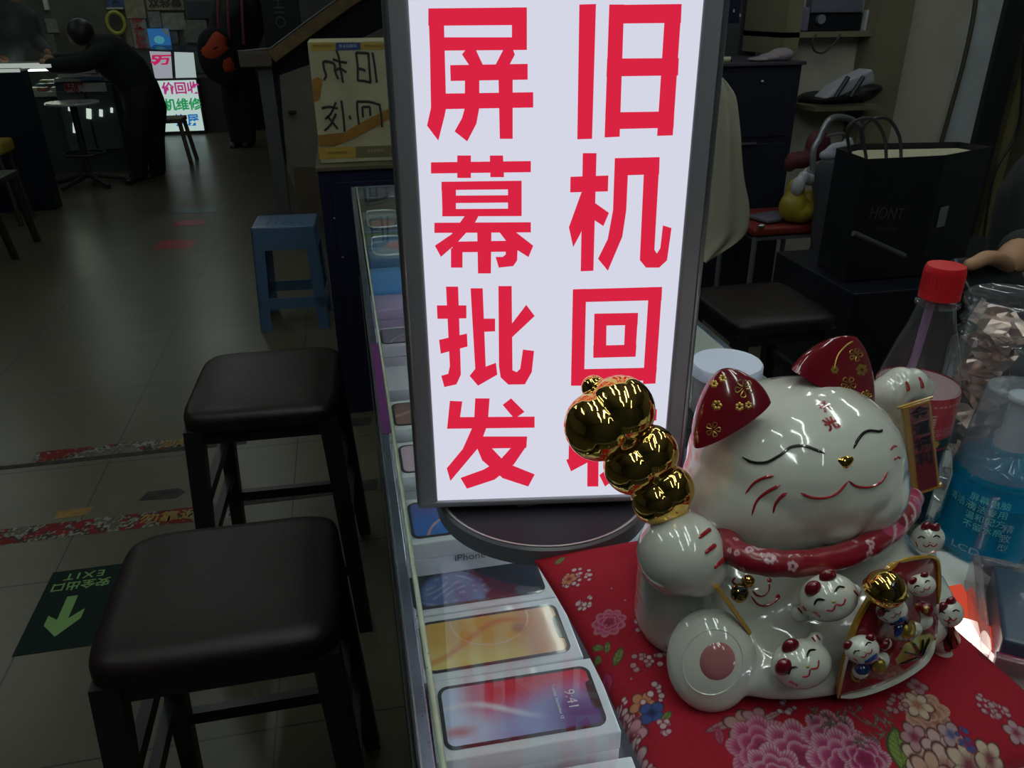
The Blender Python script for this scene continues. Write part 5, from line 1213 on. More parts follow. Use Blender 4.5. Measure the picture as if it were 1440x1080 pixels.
# seated person at the right edge holding a phone
skinm = mat('warm skin', (.40,.22,.13), .5, spec=.4)
pe = thing('person', (1.22,1.02,0), 'person in a dark sleeve at the right edge holding a black phone sideways', 'person')
HY = .88
hp_ = lambda px_, py_, y_=HY: PY(px_, py_, y_)
j = [Vector((1.28,1.10,.50)), Vector((1.27,1.10,.75)), Vector((1.26,1.10,1.0)), Vector((1.26,1.09,1.12)), Vector((1.25,1.06,1.24)),  # 0-4 trunk, neck
     Vector((1.25,1.04,1.33)), Vector((1.10,1.04,1.06)), Vector((1.075,.99,.93)), hp_(1436,352,.93), hp_(1412,376,.90), # 5 head,6 shoulder,7 elbow,8 wrist,9 palm
     Vector((1.42,1.06,1.06)), Vector((1.46,.96,.85)), Vector((1.30,.80,.86)),
     Vector((1.20,1.0,.47)), Vector((1.14,.62,.49)), Vector((1.14,.62,.05)), Vector((1.40,1.0,.47)), Vector((1.44,.62,.49)), Vector((1.44,.62,.05))]
e_ = [(0,1),(1,2),(2,3),(3,4),(4,5),(3,6),(6,7),(7,8),(8,9),(3,10),(10,11),(11,12),(0,13),(13,14),(14,15),(0,16),(16,17),(17,18)]
rd = [.13,.14,.14,.07,.055,(.085,.10),.05,.038,.026,.022,.05,.036,.026,.085,.065,.045,.085,.065,.045]
put('body', skin(j, e_, rd, 2), skinm, pe, smooth=False)
cloth = mat('black jacket cloth', (.010,.012,.014), .8)
jr = [r if not hasattr(r,'__len__') else r for r in rd]
sl_ = [j[0],j[1],j[2],j[3],j[6],j[7],j[8].lerp(j[7],.12),j[10],j[11],j[12].lerp(j[11],.25)]
put('jacket', chain(sl_, [(0,1),(1,2),(2,3),(3,4),(4,5),(5,6),(3,7),(7,8),(8,9)], [.155,.165,.165,.09,.07,.056,.040,.07,.055,.042], .010), cloth, pe, smooth=False)
tr_ = [j[0],j[13],j[14],j[15],j[16],j[17],j[18]]
put('trousers', chain(tr_, [(0,1),(1,2),(2,3),(0,4),(4,5),(5,6)], [.15,.10,.078,.055,.10,.078,.055], .014), dark, pe, smooth=False)
MB().ell(Vector((1.25,1.05,1.37)), (.085,.10,.10)).build('hair', dark, pe)
# fingers of the visible hand, each its own chain, joined to the hand
def finger(pts, r0, r1):
    n = len(pts); return skin([Vector(q) for q in pts], [(i,i+1) for i in range(n-1)], [r0+(r1-r0)*i/(n-1) for i in range(n)], 2)
for nm, pts, r0, r1 in (('thumb', [hp_(1420,378,.90),hp_(1404,364,.885),hp_(1386,362,.875),hp_(1370,371,.87),hp_(1356,374,.868)], .013,.0085),
    ('index_finger', [hp_(1424,392,.92),hp_(1404,402,.90),hp_(1380,408,.885),hp_(1362,404,.88)], .0105,.008),
    ('middle_finger', [hp_(1426,398,.93),hp_(1404,414,.91),hp_(1378,420,.89),hp_(1358,421,.88)], .0105,.008),
    ('ring_finger', [hp_(1428,404,.94),hp_(1408,424,.92),hp_(1386,430,.90),hp_(1366,432,.89)], .010,.0078),
    ('little_finger', [hp_(1430,410,.95),hp_(1414,430,.93),hp_(1394,438,.91),hp_(1380,441,.90)], .009,.007)):
    put(nm, finger(pts, r0, r1), skinm, pe, smooth=False)
put('palm', skin([hp_(1430,372,.93),hp_(1420,388,.92),hp_(1424,404,.935)], [(0,1),(1,2)], [(.022,.018),(.026,.018),(.020,.014)], 2), skinm, pe, smooth=False)
a, b = hp_(1352,396,.87), hp_(1436,392,.89); ph = thing('smartphone', (a+b)/2, 'black smartphone held sideways in the hand at the right edge', 'phone')
PHM = frame((a+b)/2, b-a, Vector((0,-.5,.87)))
MB(M=PHM).box((0,0,0), ((b-a).length*1.0,.012,.070), bev=.004, rot=rotm(rx=R(12))).build('body', mat('black phone case', (.008,.010,.014), .3), ph)

# ------------------------------------------------------------------ cabinet and carton beyond the counter
nb = thing('navy_cabinet', (.2,2.85,0), 'dark navy cabinet beyond the far end of the glass counter', 'cabinet')
zb = PY(500,233,2.6).z
MB().bx(-.087,.52,2.60,3.10,0,zb-.012,bev=.003).build('body', navy, nb, smooth=False); MB().bx(-.093,.525,2.59,3.11,zb-.012,zb,bev=.002).build('top_board', mat('worn brown edge', (.09,.075,.045), .5), nb, smooth=False)
MB().bx(-.05,.20,2.594,2.60,.1,zb-.05,bev=.002).build('door', navy, nb, smooth=False)
for px_, py_ in ((470,307),(482,362)): MB().ell(PY(px_,py_,2.592), .004).build('screw', mat('dull screw', (.2,.2,.25), .4, .7), nb)
cx0, cx1 = PY(441,140,2.66).x, PY(441,140,2.66).x+.42; cz1 = PY(490,58,2.66).z
cbx = thing('cardboard_carton', ((cx0+cx1)/2,2.80,zb), 'cream carton with black mirrored handwriting and orange tape on the navy cabinet', 'carton')
CF = frame((cx0,2.66,zb+.001), (1,0,0), (0,0,1)); hh = cz1-zb-.001
cream = mat('cream card', (.40,.38,.24), .6, noise=((.33,.31,.20), 12))
MB().bx(cx0,cx1,2.66,2.96,zb+.001,cz1,bev=.003).build('carton_body', cream, cbx, smooth=False)
def cl_xy(px_, py_): q = PY(px_, py_, 2.659); return (q.x-cx0, q.z-zb-.001)
def cquad(name, pts, m, z0=.0008, z1=.0014): MB(M=CF).prism([cl_xy(*p) for p in pts], z0, z1).build(name, m, cbx, smooth=False)
otp = mat('orange brown tape', (.33,.17,.035), .35, noise=((.24,.12,.02), 30)); amb = mat('amber print band', (.40,.26,.04), .5); blu = mat('dark blue print band', (.02,.05,.16), .5)
cquad('print_band', [(438,72),(472,71),(472,60),(436,60)], amb); cquad('print_band', [(472,71),(507,70),(507,60),(472,60)], blu); cquad('print_band', [(507,70),(552,69),(552,59),(507,60)], amb)
cquad('print_band', [(449,224),(501,222),(500,206),(448,208)], amb); cquad('print_band', [(501,222),(560,220),(559,204),(500,206)], mat('grey print band', (.14,.12,.06), .5))
dk = mat('dark print', (.03,.025,.02), .5)
for (px_, py_, s_, m_) in ((455,65,'POWERFAST',dk),(489,65,'专业机数码',mat('pale blue print',(.40,.50,.70),.5)),(527,65,'POWERFAST',dk),(475,215,'POWERFAST',dk),(528,212,'专业机数码',mat('pale tan print',(.34,.30,.20),.5))):
    x_, y_ = cl_xy(px_, py_); text(s_, CF @ Matrix.Translation((x_,y_,.0016)), .011, m_, cbx, 'lettering')
cquad('tape', [(449,206),(447,190),(485,186),(512,170),(552,150),(560,160),(530,178),(495,196),(470,206)], otp, .0015, .002)
cquad('tape', [(441,144),(439,112),(447,108),(454,112),(450,140)], otp, .0015, .002); cquad('tape', [(446,206),(444,196),(560,189),(560,197)], otp, .0012, .0016) if False else None
inkm = mat('black marker ink', (.02,.018,.02), .6)
def cA8(x, y): return (380+x/8, y/8)
def c2x(x, y): return (300+x/4, y/4)
strokes = [[cA8(745,570),cA8(770,640),cA8(790,760),cA8(820,930)],[cA8(705,665),cA8(780,690),cA8(865,705)],[cA8(860,815),cA8(790,770),cA8(735,790)],[cA8(765,890),cA8(730,800),cA8(720,720),cA8(640,690),cA8(600,700),cA8(605,770),cA8(628,850),cA8(605,900)],
 [cA8(1150,590),cA8(1170,700),cA8(1200,930)],[cA8(965,590),cA8(985,750),cA8(985,910)],[cA8(965,590),cA8(1060,595),cA8(1110,600)],[cA8(1105,600),cA8(1115,760),cA8(1130,930)],[cA8(990,770),cA8(1040,780),cA8(1070,800)],[cA8(985,905),cA8(1060,910),cA8(1130,930)],
 [c2x(720,565),c2x(730,640),c2x(740,740)],[c2x(765,650),c2x(772,670)],[c2x(610,608),c2x(650,600),c2x(700,610)],[c2x(690,575),c2x(660,640),c2x(630,670)],[c2x(640,650),c2x(680,700),c2x(700,725)],[c2x(690,640),c2x(660,700),c2x(625,735)],
 [c2x(808,570),c2x(812,640),c2x(820,700)],[c2x(808,570),c2x(880,572),c2x(940,590)],[c2x(838,600),c2x(842,660)],[c2x(840,600),c2x(880,600)],[c2x(880,600),c2x(884,650)],[c2x(935,590),c2x(945,650),c2x(950,715)]]
for s_ in strokes:
    pts = [cl_xy(*p) for p in s_]; cc_ = cr(pts, 5)
    MB(M=CF).tube([Vector((p[0],p[1],.0016)) for p in cc_], .0034, 6, flat=1.).build('handwriting', inkm, cbx)

# ------------------------------------------------------------------ stair rail with its panels
SY = 5.55
sr_ = thing('stair_railing', (-.3,SY,0), 'sloping stair rail with a worn wooden handrail on a grey post', 'railing')
woodm = mat('worn brown wood', (.17,.105,.045), .4, coat=.3, noise=((.26,.17,.07), 14)); greym = mat('grey painted steel', (.13,.14,.15), .45, .3)
hr = [PY(338,82,SY), PY(383,78,SY), PY(430,43,SY), PY(487,2,SY), PY(600,-70,SY)]
for i in range(1, 4):
    a, b = hr[i], hr[i+1]; d = (b-a).normalized(); MB(M=frame((a+b)/2, d, (0,0,1))).box((0,0,0), ((b-a).length+.01,.085,.20), bev=.008).build('handrail', woodm, sr_, smooth=False)
a, b = hr[0], hr[1]; MB().box((a+b)/2+Vector((0,0,-.01)), ((b-a).length,.20,.09), bev=.012).build('rail_end', mat('worn grey brown wood', (.14,.11,.085), .35, coat=.4), sr_, smooth=False)
MB().tube([Vector(h)+Vector((0,-.10,.045)) for h in hr], .006, 6).build('metal_edge', alu, sr_)
ptop = PY(372,92,SY); MB().bx(ptop.x-.045,ptop.x+.045,SY-.03,SY+.03,0,ptop.z,bev=.004).build('post', greym, sr_, smooth=False)
MB().bx(ptop.x-.12,ptop.x+.12,SY-.08,SY+.08,0,.07,bev=.006).build('post_base', dark, sr_, smooth=False)
MB().tube([PY(386,168,SY),PY(392,215,SY),PY(398,245,SY)], .018, 8).build('cream_cable', mat('cream cable', (.42,.42,.33), .6), sr_)
def py_poly(name, pts, y, th, m, parent):
    mb = MB(); n = len(pts); f = frame((0,y,0), (1,0,0), (0,0,1)); mb.prism([(PY(px_,py_,y).x, PY(px_,py_,y).z) for px_, py_ in pts], -th, 0, f); return mb.build(name, m, parent, smooth=False)
py_poly('dark_panel', [(383,82),(383,118),(398,104),(436,92),(560,28),(600,5),(600,-60),(487,12)][::-1], SY+.02, .02, mat('dark glass panel', (.010,.012,.024), .2), sr_)
creamp = mat('cream stair panel', (.22,.215,.165), .5, noise=((.18,.175,.14), 5))
py_poly('cream_panel', [(393,106),(438,90),(560,28),(580,300),(428,300),(404,240)][::-1], SY+.01, .02, creamp, sr_)
py_poly('lower_panel', [(412,236),(446,236),(452,305),(420,305)][::-1], SY-.02, .02, mat('brown lower panel', (.12,.09,.06), .6), sr_)
c_ = PY(411,158,SY-.03); MB().ell(c_, (.03,.02,.012)).build('latch', dark, sr_)
# shelf of small goods glimpsed above the rail
gw = thing('goods_rack', (.2,6.4,0), 'rack with small white and violet goods beyond the stair rail', 'rack')
r_ = rect(486,-40,545,24,6.2); MB().bx(r_[0],r_[1]+.2,6.2,6.24,0,r_[3]).build('back_board', navy2, gw, smooth=False)
rg_ = random.Random(2)
for i in range(14):
    px_, py_ = rg_.uniform(488,540), rg_.uniform(-4,16); q = PY(px_, py_+4-(px_-488)*.1, 6.18)
    MB().box(q, (.05,.03,.035), rot=rotm(ry=rg_.uniform(-.4,.4))).build('packet', mat('goods %d' % (i%3), [(.40,.40,.33),(.16,.12,.34),(.45,.46,.42)][i%3], .5), gw, smooth=False)

# ------------------------------------------------------------------ people in the aisle
def person(name_lab, joints, rad, edges, jacket, trousers, loc, skinc, jm, tm, hair=None, hm=None):
    t = thing('person', loc, name_lab, 'person'); cov = set((jacket[0] if jacket else [])+(trousers[0] if trousers else []))
    put('body', chain(joints, edges, [r_*.85 if i in cov else r_ for i, r_ in enumerate(rad)]), skinc, t, smooth=False)
    if jacket: put('jacket', chain([joints[i] for i in jacket[0]], jacket[1], [rad[i]*1.12+.02 for i in jacket[0]]), jm, t, smooth=False)
    if trousers:
        put('trousers', chain([joints[i] for i in trousers[0]], trousers[1], [rad[i]*1.12+.022 for i in trousers[0]]), tm, t, smooth=False)
        for i in (17, 21): MB().ell(joints[i].lerp(joints[i-1],.35)+Vector((0,-.03,-.01)), (.055,.12,.05)).build('shoe', dark, t)
    if hair: MB().ell(*hair).build('hair', hm or dark, t)
    return t
BY = 7.55
g = lambda px_, py_, y_=BY: PY(px_, py_, y_)
blackc = mat('black coat cloth', (.006,.008,.012), .85); darkc = mat('black trousers cloth', (.006,.007,.011), .8)
jn = [g(196,125), g(180,100), g(155,78), g(140,68), g(122,58), g(112,50),      # 0 pelvis,1,2 chest,3 neck base,4 neck,5 head
      g(150,75,BY-.12), g(112,90,BY-.25), g(72,92,BY-.30), g(60,88,BY-.30),    # near arm
      g(150,72,BY+.14), g(115,85,BY+.15), g(82,84,BY+.0), g(66,82,BY-.05),
      g(196,150,BY-.08), g(192,195,BY-.1), g(196,243,BY-.1), g(180,252,BY-.2),
      g(214,150,BY+.1), g(216,195,BY+.1), g(222,238,BY+.15), g(208,247,BY+.05)]
ed = [(0,1),(1,2),(2,3),(3,4),(4,5),(3,6),(6,7),(7,8),(8,9),(3,10),(10,11),(11,12),(12,13),(0,14),(14,15),(15,16),(16,17),(0,18),(18,19),(19,20),(20,21)]
rd = [.13,.135,.14,.08,.06,.095,.06,.045,.032,.035,.06,.045,.032,.035,.09,.065,.045,.035,.09,.065,.045,.035]
person('person in black bending over the counter with one arm stretched out', jn, rd, ed, ([0,1,2,3,6,7,8,10,11,12], [(0,1),(1,2),(2,3),(3,4),(4,5),(5,6),(3,7),(7,8),(8,9)]), ([0,14,15,16,18,19,20], [(0,1),(1,2),(2,3),(0,4),(4,5),(5,6)]), g(205,250), skinm, blackc, darkc, hair=(g(114,46), (.10,.11,.11)))
BY2 = 9.2
h_ = lambda px_, py_, y_=BY2: PY(px_, py_, y_)
jn = [h_(333,95), h_(333,60), h_(333,25), h_(333,0), h_(333,-12), h_(333,-28), h_(312,8), h_(304,40), h_(312,70), h_(318,78), h_(354,8), h_(362,42), h_(352,72), h_(346,80),
      h_(325,115), h_(326,155), h_(335,198), h_(328,206), h_(345,115), h_(346,155), h_(350,196), h_(346,204)]
rd = [.14,.14,.15,.085,.06,.10,.07,.05,.038,.035,.07,.05,.038,.035,.09,.07,.05,.04,.09,.07,.05,.04]
person('person in black jacket with dull red straps standing in the aisle', jn, rd, ed, ([0,1,2,3,6,7,8,10,11,12], [(0,1),(1,2),(2,3),(3,4),(4,5),(5,6),(3,7),(7,8),(8,9)]), ([0,14,15,16,18,19,20], [(0,1),(1,2),(2,3),(0,4),(4,5),(5,6)]), h_(338,205), skinm, mat('black jacket cloth'), darkc, hair=(h_(333,-32), (.11,.12,.12)))
for px_ in (306, 320, 340): MB().tube([PY(px_,-6,BY2-.24), PY(px_+1,30,BY2-.26), PY(px_+3,62,BY2-.24)], .022, 8, flat=.4).build('strap', mat('dull red strap', (.13,.025,.028), .7), bpy.data.objects['person.002'])
bgg = thing('orange_black_bag', PY(300,75,BY2-.3), 'round black bag with a bright orange lip shaped pocket hanging at the standing person', 'bag')
b_ = MB()
for a in ((305,78,BY2-.26,26,12,38),(318,100,BY2-.26,18,10,24),(292,72,BY2-.26,14,9,26)): c, r = pyell(*a); b_.ell(c, r)
bo = put('bag_body', fuse(b_,.02,4), blackc, bgg, smooth=False); SBg = Surf([bo]); orm = mat('bright orange fabric', (.52,.06,.018), .7)
patch(SBg, [(281,72),(290,62),(298,48),(306,44),(314,50),(325,54),(328,62),(318,72),(304,82),(290,82)], orm, bgg, 'orange_pocket', n=2, lift=.012, rings=3)
patch(SBg, [(290,73),(304,64),(313,60),(311,67),(298,74)], blackc, bgg, 'pocket_slit', n=2, lift=.02, rings=1)
patch(SBg, [(314,84),(332,80),(333,98),(316,101)], orm, bgg, 'orange_tab', n=2, lift=.012, rings=2)
# banner with faint letters behind
r_ = rect(366,-60,420,60,8.0); bn = thing('dark_banner', (r_[0],8.0,0), 'dark standing board with faint grey letters behind the stair rail', 'board')
MB().bx(r_[0],r_[1],8.0,8.03,.0,2.1).build('board', navy2, bn, smooth=False); text('UHIO', frame(PY(391,10,7.99), (0,0,-1), (1,0,0)), .13, mat('faint grey letters', (.10,.11,.13), .5), bn, 'lettering', spacing=1.1)

# third person behind the left counter
LY = 8.95
l_ = lambda px_, py_, y_=LY: PY(px_, py_, y_)
jn = [l_(10,120), l_(10,85), l_(12,45), l_(15,15), l_(18,-2), l_(22,-22), l_(38,25), l_(52,58), l_(64,72,LY-.2), l_(68,74,LY-.3), l_(-15,25), l_(-12,60), l_(0,80,LY-.2), l_(8,84,LY-.3)]
person('person in a grey striped coat sitting behind the left counter', jn, rd[:14], ed[:13], ([0,1,2,3,6,7,8,10,11,12], [(0,1),(1,2),(2,3),(3,4),(4,5),(5,6),(3,7),(7,8),(8,9)]), None, l_(10,125), skinm, mat('grey coat cloth', (.06,.07,.075), .8, noise=((.02,.025,.03), 5)), darkc, hair=(l_(22,-26), (.11,.12,.12)))
st2 = thing('seat_block', (l_(10,125).x, LY, 0), 'dark seat under the person behind the left counter', 'stool'); c = l_(10,125); MB().lathe([(0,c.z-.03),(.19,c.z-.03),(.19,c.z),(0,c.z)], (c.x,LY,0), 20).build('seat', dark, st2); MB().cyl((c.x,LY,0),(c.x,LY,c.z-.03),.03).build('pole', dark, st2)

# ------------------------------------------------------------------ left stalls
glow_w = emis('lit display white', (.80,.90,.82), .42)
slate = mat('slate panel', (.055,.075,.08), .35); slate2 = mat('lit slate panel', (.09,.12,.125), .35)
lc = thing('left_stall_counter', (-2.6,8.0,0), 'glass stall counter with lit shelves behind the bending person', 'counter')
q0 = PY(28,105,7.3); zc_ = q0.z
MB().bx(-4.6,-2.42,8.0,8.6,0,.66).build('cabinet', slate, lc, smooth=False)
MB().bx(-4.6,-2.42,7.98,8.6,.90,.92).build('top_board', mat('pale counter top', (.40,.44,.38), .3), lc, smooth=False)
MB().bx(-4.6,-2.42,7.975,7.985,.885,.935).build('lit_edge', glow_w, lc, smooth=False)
MB().bx(-4.6,-2.42,7.98,8.6,.66,.70).build('display_shelf', mat('display white', (.4,.42,.38), .4), lc, smooth=False)
for i,(px0,py0,px1,py1,lab) in enumerate(((90,128,128,216,'slate front panel of the left stall, with small lamps'),(128,118,166,210,'taller slate front panel of the left stall'))):
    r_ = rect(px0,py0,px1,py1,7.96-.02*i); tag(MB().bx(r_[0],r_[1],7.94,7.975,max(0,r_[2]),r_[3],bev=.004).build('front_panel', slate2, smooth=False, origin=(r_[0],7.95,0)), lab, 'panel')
r_ = rect(91,117,150,129,7.9); ss = thing('stall_strip_sign', ((r_[0]+r_[1])/2,7.9,r_[2]), 'white strip sign with small red characters on the left stall', 'sign'); MB().bx(r_[0],r_[1],7.88,7.9,r_[2],r_[3]).build('board', mat('white strip board', (.5,.5,.5), .5), ss, smooth=False)
text('贴膜', frame(PY(104,124,7.87), (1,0,0), (0,0,1)), .08, mat('dark red print', (.30,.02,.04), .5), ss, 'lettering', bold=.003)
lampw = emis('small lamp glow', (.85,1.,.88), .62)
fps = [o for o in bpy.data.objects if o.name.startswith('front_panel')]
for i,(px_,py_,s_) in enumerate(((99,150,.035),(125,160,.04),(142,159,.028),(106,180,.04),(157,155,.02))):
    q = PY(px_,py_,7.932); MB().box(q, (s_,.016,s_*2.2), rot=rotm(ry=.2), bev=.005).build('lamp', lampw, fps[0 if px_ < 128 else 1])
# clutter on the counter
rc = random.Random(12)
cmats = [mat('clutter %d' % i, c, .5) for i, c in enumerate(((.42,.44,.40),(.10,.20,.36),(.25,.28,.14),(.30,.10,.06),(.08,.09,.10),(.50,.52,.50)))]
for i in range(9):
    px_ = 38+(i//3)*15; q = PY(px_, 110+rc.random()*36, 7.85); z = .70 if q.z < .86 else .92
    w_ = rc.uniform(.05,.08); o = MB().box((q.x-.02, 8.08+.16*(i%3), z+.016+.01*(i%3)), (w_,.10,.03+.02*(i%3)), rot=rotm(rz=rc.uniform(-.15,.15)), bev=.004).build('small_goods', cmats[i%6], origin=(q.x,8.1,z)); tag(o, '%s packet on the left stall, number %s from the navy cabinet' % (['pale grey','blue','olive','rust red','black','white'][i%6], ['one','two','three','four','five','six','seven','eight','nine'][i]), 'packet', 'goods on the left stall')
for i,(px0,py0,px1,py1,m_,lb) in enumerate(((75,98,112,116,0,'pile of pale packets on the stall beside the bending person'),(112,99,142,114,1,'blue packet pile on the stall beside the bending person'),(118,86,134,99,5,'white packets topmost on the stall pile'))):
    r_ = rect(px0,py0,px1,py1,7.95); tt = thing('packet_pile', ((r_[0]+r_[1])/2,8.0,r_[2]), lb, 'packets'); n_ = 3
    for k in range(n_):
        z0_ = r_[2]+(r_[3]-r_[2])*k/n_; MB().box(((r_[0]+r_[1])/2+rc.uniform(-.02,.02),8.05,z0_+(r_[3]-r_[2])/n_/2), (r_[1]-r_[0]-.02*k,.14,(r_[3]-r_[2])/n_*.9), rot=rotm(rz=rc.uniform(-.1,.1)), bev=.004).build('packet', cmats[(m_+k*5)%6 if k else m_], tt, smooth=False)
gc_ = thing('goods_cabinet', (-2.15,8.05,0), 'slate cabinet under the packet piles of the left stall', 'cabinet'); r_ = rect(75,112,165,130,7.95); MB().bx(r_[0],r_[1],7.99,8.4,0,PY(110,115,7.95).z,bev=.004).build('body', slate, gc_, smooth=False)
MB().bx(-4.5,-2.44,8.50,8.53,.84,.88).build('shelf_lamp', emis('stall shelf lamp', (.85,1.,.80), 5.), lc, smooth=False)
# navy cabinet at the left edge
nv = thing('left_navy_cabinet', (-2.6,7.0,0), 'tall dark navy cabinet at the left edge', 'cabinet')
r0 = PY(0,100,6.4); r1 = PY(29,100,6.4); MB().bx(r0.x-.8,r1.x,6.4,6.55,0,r1.z,bev=.005).build('body', mat('deep navy', (.008,.013,.03), .35), nv, smooth=False)
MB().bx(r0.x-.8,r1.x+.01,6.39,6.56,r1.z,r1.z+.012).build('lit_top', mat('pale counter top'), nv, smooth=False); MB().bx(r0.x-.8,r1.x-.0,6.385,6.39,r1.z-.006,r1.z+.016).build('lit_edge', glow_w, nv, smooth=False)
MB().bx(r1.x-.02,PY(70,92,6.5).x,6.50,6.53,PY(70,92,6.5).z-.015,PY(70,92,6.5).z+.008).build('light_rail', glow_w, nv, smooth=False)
MB().bx(r0.x-.3,r1.x-.06,6.39,6.40,.10,r1.z-.06,bev=.002).build('door', mat('deep navy'), nv, smooth=False)
# round stool
ro = g(101,143,7.35); rs_ = thing('round_stool', (ro.x,7.35,0), 'tall round stool with a pale seat on a black pedestal with star feet', 'stool')
MB().lathe([(0,ro.z-.02),(.20,ro.z-.02),(.205,ro.z-.01),(.20,ro.z),(0,ro.z+.003)], (ro.x,7.35,0), 32).build('seat', mat('pale grey seat', (.42,.44,.42), .25, coat=.5), rs_)
MB().tube([(ro.x,7.35,.06),(ro.x,7.35,ro.z-.02)], .028, 12).build('pedestal', dark, rs_)
for k in range(5):
    a = .4+k*2*math.pi/5; MB().tube([(ro.x,7.35,.09),(ro.x+.30*math.cos(a),7.35+.30*math.sin(a),.02)], [.025,.018], 8).build('foot', dark, rs_)
MB().tube([(ro.x+.16*math.cos(.2*k),7.35+.16*math.sin(.2*k),.26) for k in range(32)], .012, 6, closed=True).build('foot_ring', dark, rs_)
# wooden stool behind the bending person
ws = PY(236,168,8.3); wst = thing('wooden_stool', (ws.x,8.3,0), 'worn wooden stool half hidden behind the bending person', 'stool'); wm = mat('worn wood', (.13,.10,.06), .6)
MB().box((ws.x,8.3,ws.z), (.30,.30,.04), bev=.008).build('seat', wm, wst)
for sx_ in (-1,1):
    for sy_ in (-1,1): MB().tube([(ws.x+sx_*.12,8.3+sy_*.12,ws.z),(ws.x+sx_*.17,8.3+sy_*.17,0)], .02, 8).build('leg', wm, wst)
# chair leg and yellow thing at the left edge
q = PZ(22,364,0); lg = thing('left_chair', (q.x,q.y,0), 'dark chair of which one slanted leg shows at the left edge', 'chair'); a = Vector((q.x,q.y,0)); b = PY(0,316,4.93); tp_ = a+(b-a)*1.9
MB().tube([a,tp_], .022, 8).build('leg', mat('dark olive wood', (.022,.028,.02), .5), lg)
for dx, dy in ((-.42,0),(0,.40),(-.42,.40)): MB().tube([a+Vector((dx,dy,0)), Vector((tp_.x-.0+dx*.8,tp_.y+dy,tp_.z))], .022, 8).build('leg', mat('dark olive wood'), lg)
MB().box((tp_.x-.17,tp_.y+.2,tp_.z+.02), (.42,.46,.04), bev=.01).build('seat', mat('dark olive wood'), lg)
yw = PY(0,206,6.05); yst = thing('yellow_topped_stool', (yw.x-.02,6.05,0), 'stool with a mustard yellow top at the left edge', 'stool'); MB().box((yw.x-.10,6.05,yw.z), (.30,.26,.09), bev=.03).build('seat', mat('mustard yellow', (.26,.20,.02), .6), yst)
for sx_ in (-1,1):
    for sy_ in (-1,1): MB().tube([(yw.x-.10+sx_*.11,6.05+sy_*.09,yw.z-.04),(yw.x-.10+sx_*.14,6.05+sy_*.12,0)], .016, 8).build('leg', mat('dark olive wood'), yst)

# ------------------------------------------------------------------ the far stall: lit sign, display and papered wall
FY = 10.3
r_ = (PY(230,148,FY).x, PY(281,148,FY).x, PY(268,184,FY).z, PY(255,113,FY).z)
fs_ = thing('stall_light_sign', ((r_[0]+r_[1])/2,FY,0), 'lit white stall sign with pink, green and blue characters near the floor', 'lit sign')
r_ = (r_[0]-.06, r_[1]+.0, r_[2], r_[3])
MB().bx(r_[0],r_[1],FY,FY+.02,r_[2],r_[3]).build('panel', emis('far sign white', (.70,.92,.86), .62), fs_, smooth=False)
MB().bx(r_[0]-.02,r_[1]+.02,FY+.021,FY+.12,0,r_[3]+.02).build('housing', navy2, fs_, smooth=False)
for (px_, py_, s_, c_) in ((254,125,'价回收',(.62,.05,.30)),(257,148,'机维修',(.02,.42,.12)),(261,170,' 换屏',(.02,.22,.62))):
    text(s_, frame(PY(px_,py_,FY-.004), (1,0,0), (0,0,1)), .138, emis('far sign '+s_, c_, .6), fs_, 'lettering', bold=.004)
fc = thing('far_display_counter', (-1.7,10.6,0), 'far stall display counter lit under its glass', 'counter')
xL, xR = PY(190,80,FY).x, PY(345,80,FY).x
z_t = PY(250,112,FY+.05).z+.03
MB().bx(xL,xR,FY+.13,11.3,0,.62).build('cabinet', mat('grey brown cabinet', (.05,.045,.045), .5), fc, smooth=False)
MB().bx(xL,xR,11.28,11.3,.62,.92).build('back', slate, fc, smooth=False)
# sloping lit display
a0, a1 = PY(218,110,FY+.14), PY(276,108,FY+.14); b0, b1 = PY(210,72,FY+.55), PY(272,74,FY+.55)
def lit_quad(name, ps, m, th=.01):
    vs = [Vector(p) for p in ps]; n = (vs[1]-vs[0]).cross(vs[3]-vs[0]).normalized()*th; vs = vs+[v-n for v in vs]
    return MB().add(vs, [(0,1,2,3),(7,6,5,4),(1,0,4,5),(2,1,5,6),(3,2,6,7),(0,3,7,4)]).build(name, m, fc, smooth=False)
lit_quad('lit_tray', [a0.lerp(a1,.0),a0.lerp(a1,.42),b0.lerp(b1,.48),b0], emis('lit tray', (.72,.75,.85), .40))
lit_quad('lit_tray', [a0.lerp(a1,.50),a1,b1,b0.lerp(b1,.56)], emis('lit tray cool', (.66,.82,.80), .50))
nT = (a1-a0).cross(b0-a0).normalized()
text('万', frame(a0.lerp(b0,.62)+(a1-a0)*.27+nT*.008, a1-a0, b0-a0), .20, emis('pink lit print', (.55,.02,.12), .8), fc, 'lettering', bold=.008)
text('5', frame(a0.lerp(b0,.66)+(a1-a0)*.10+nT*.008, a1-a0, b0-a0), .20, MATS['pink lit print'], fc, 'lettering', bold=.008)
lit_quad('glass_lid', [b0+Vector((0,.02,.02)),b1+Vector((.05,.02,.02)),b1+Vector((.05,.35,.06)),b0+Vector((0,.35,.06))], mat('dark lid', (.03,.04,.06), .2))
tag(MB().bx(-4.3,xR-.3,11.31,11.35,.0,2.6).build('stall_back_board', mat('olive grey board', (.10,.105,.085), .7, noise=((.06,.065,.055), 3)), smooth=False, origin=(-2,11.3,0)), 'olive grey papered back board of the far stall', 'board')
PW = 11.28
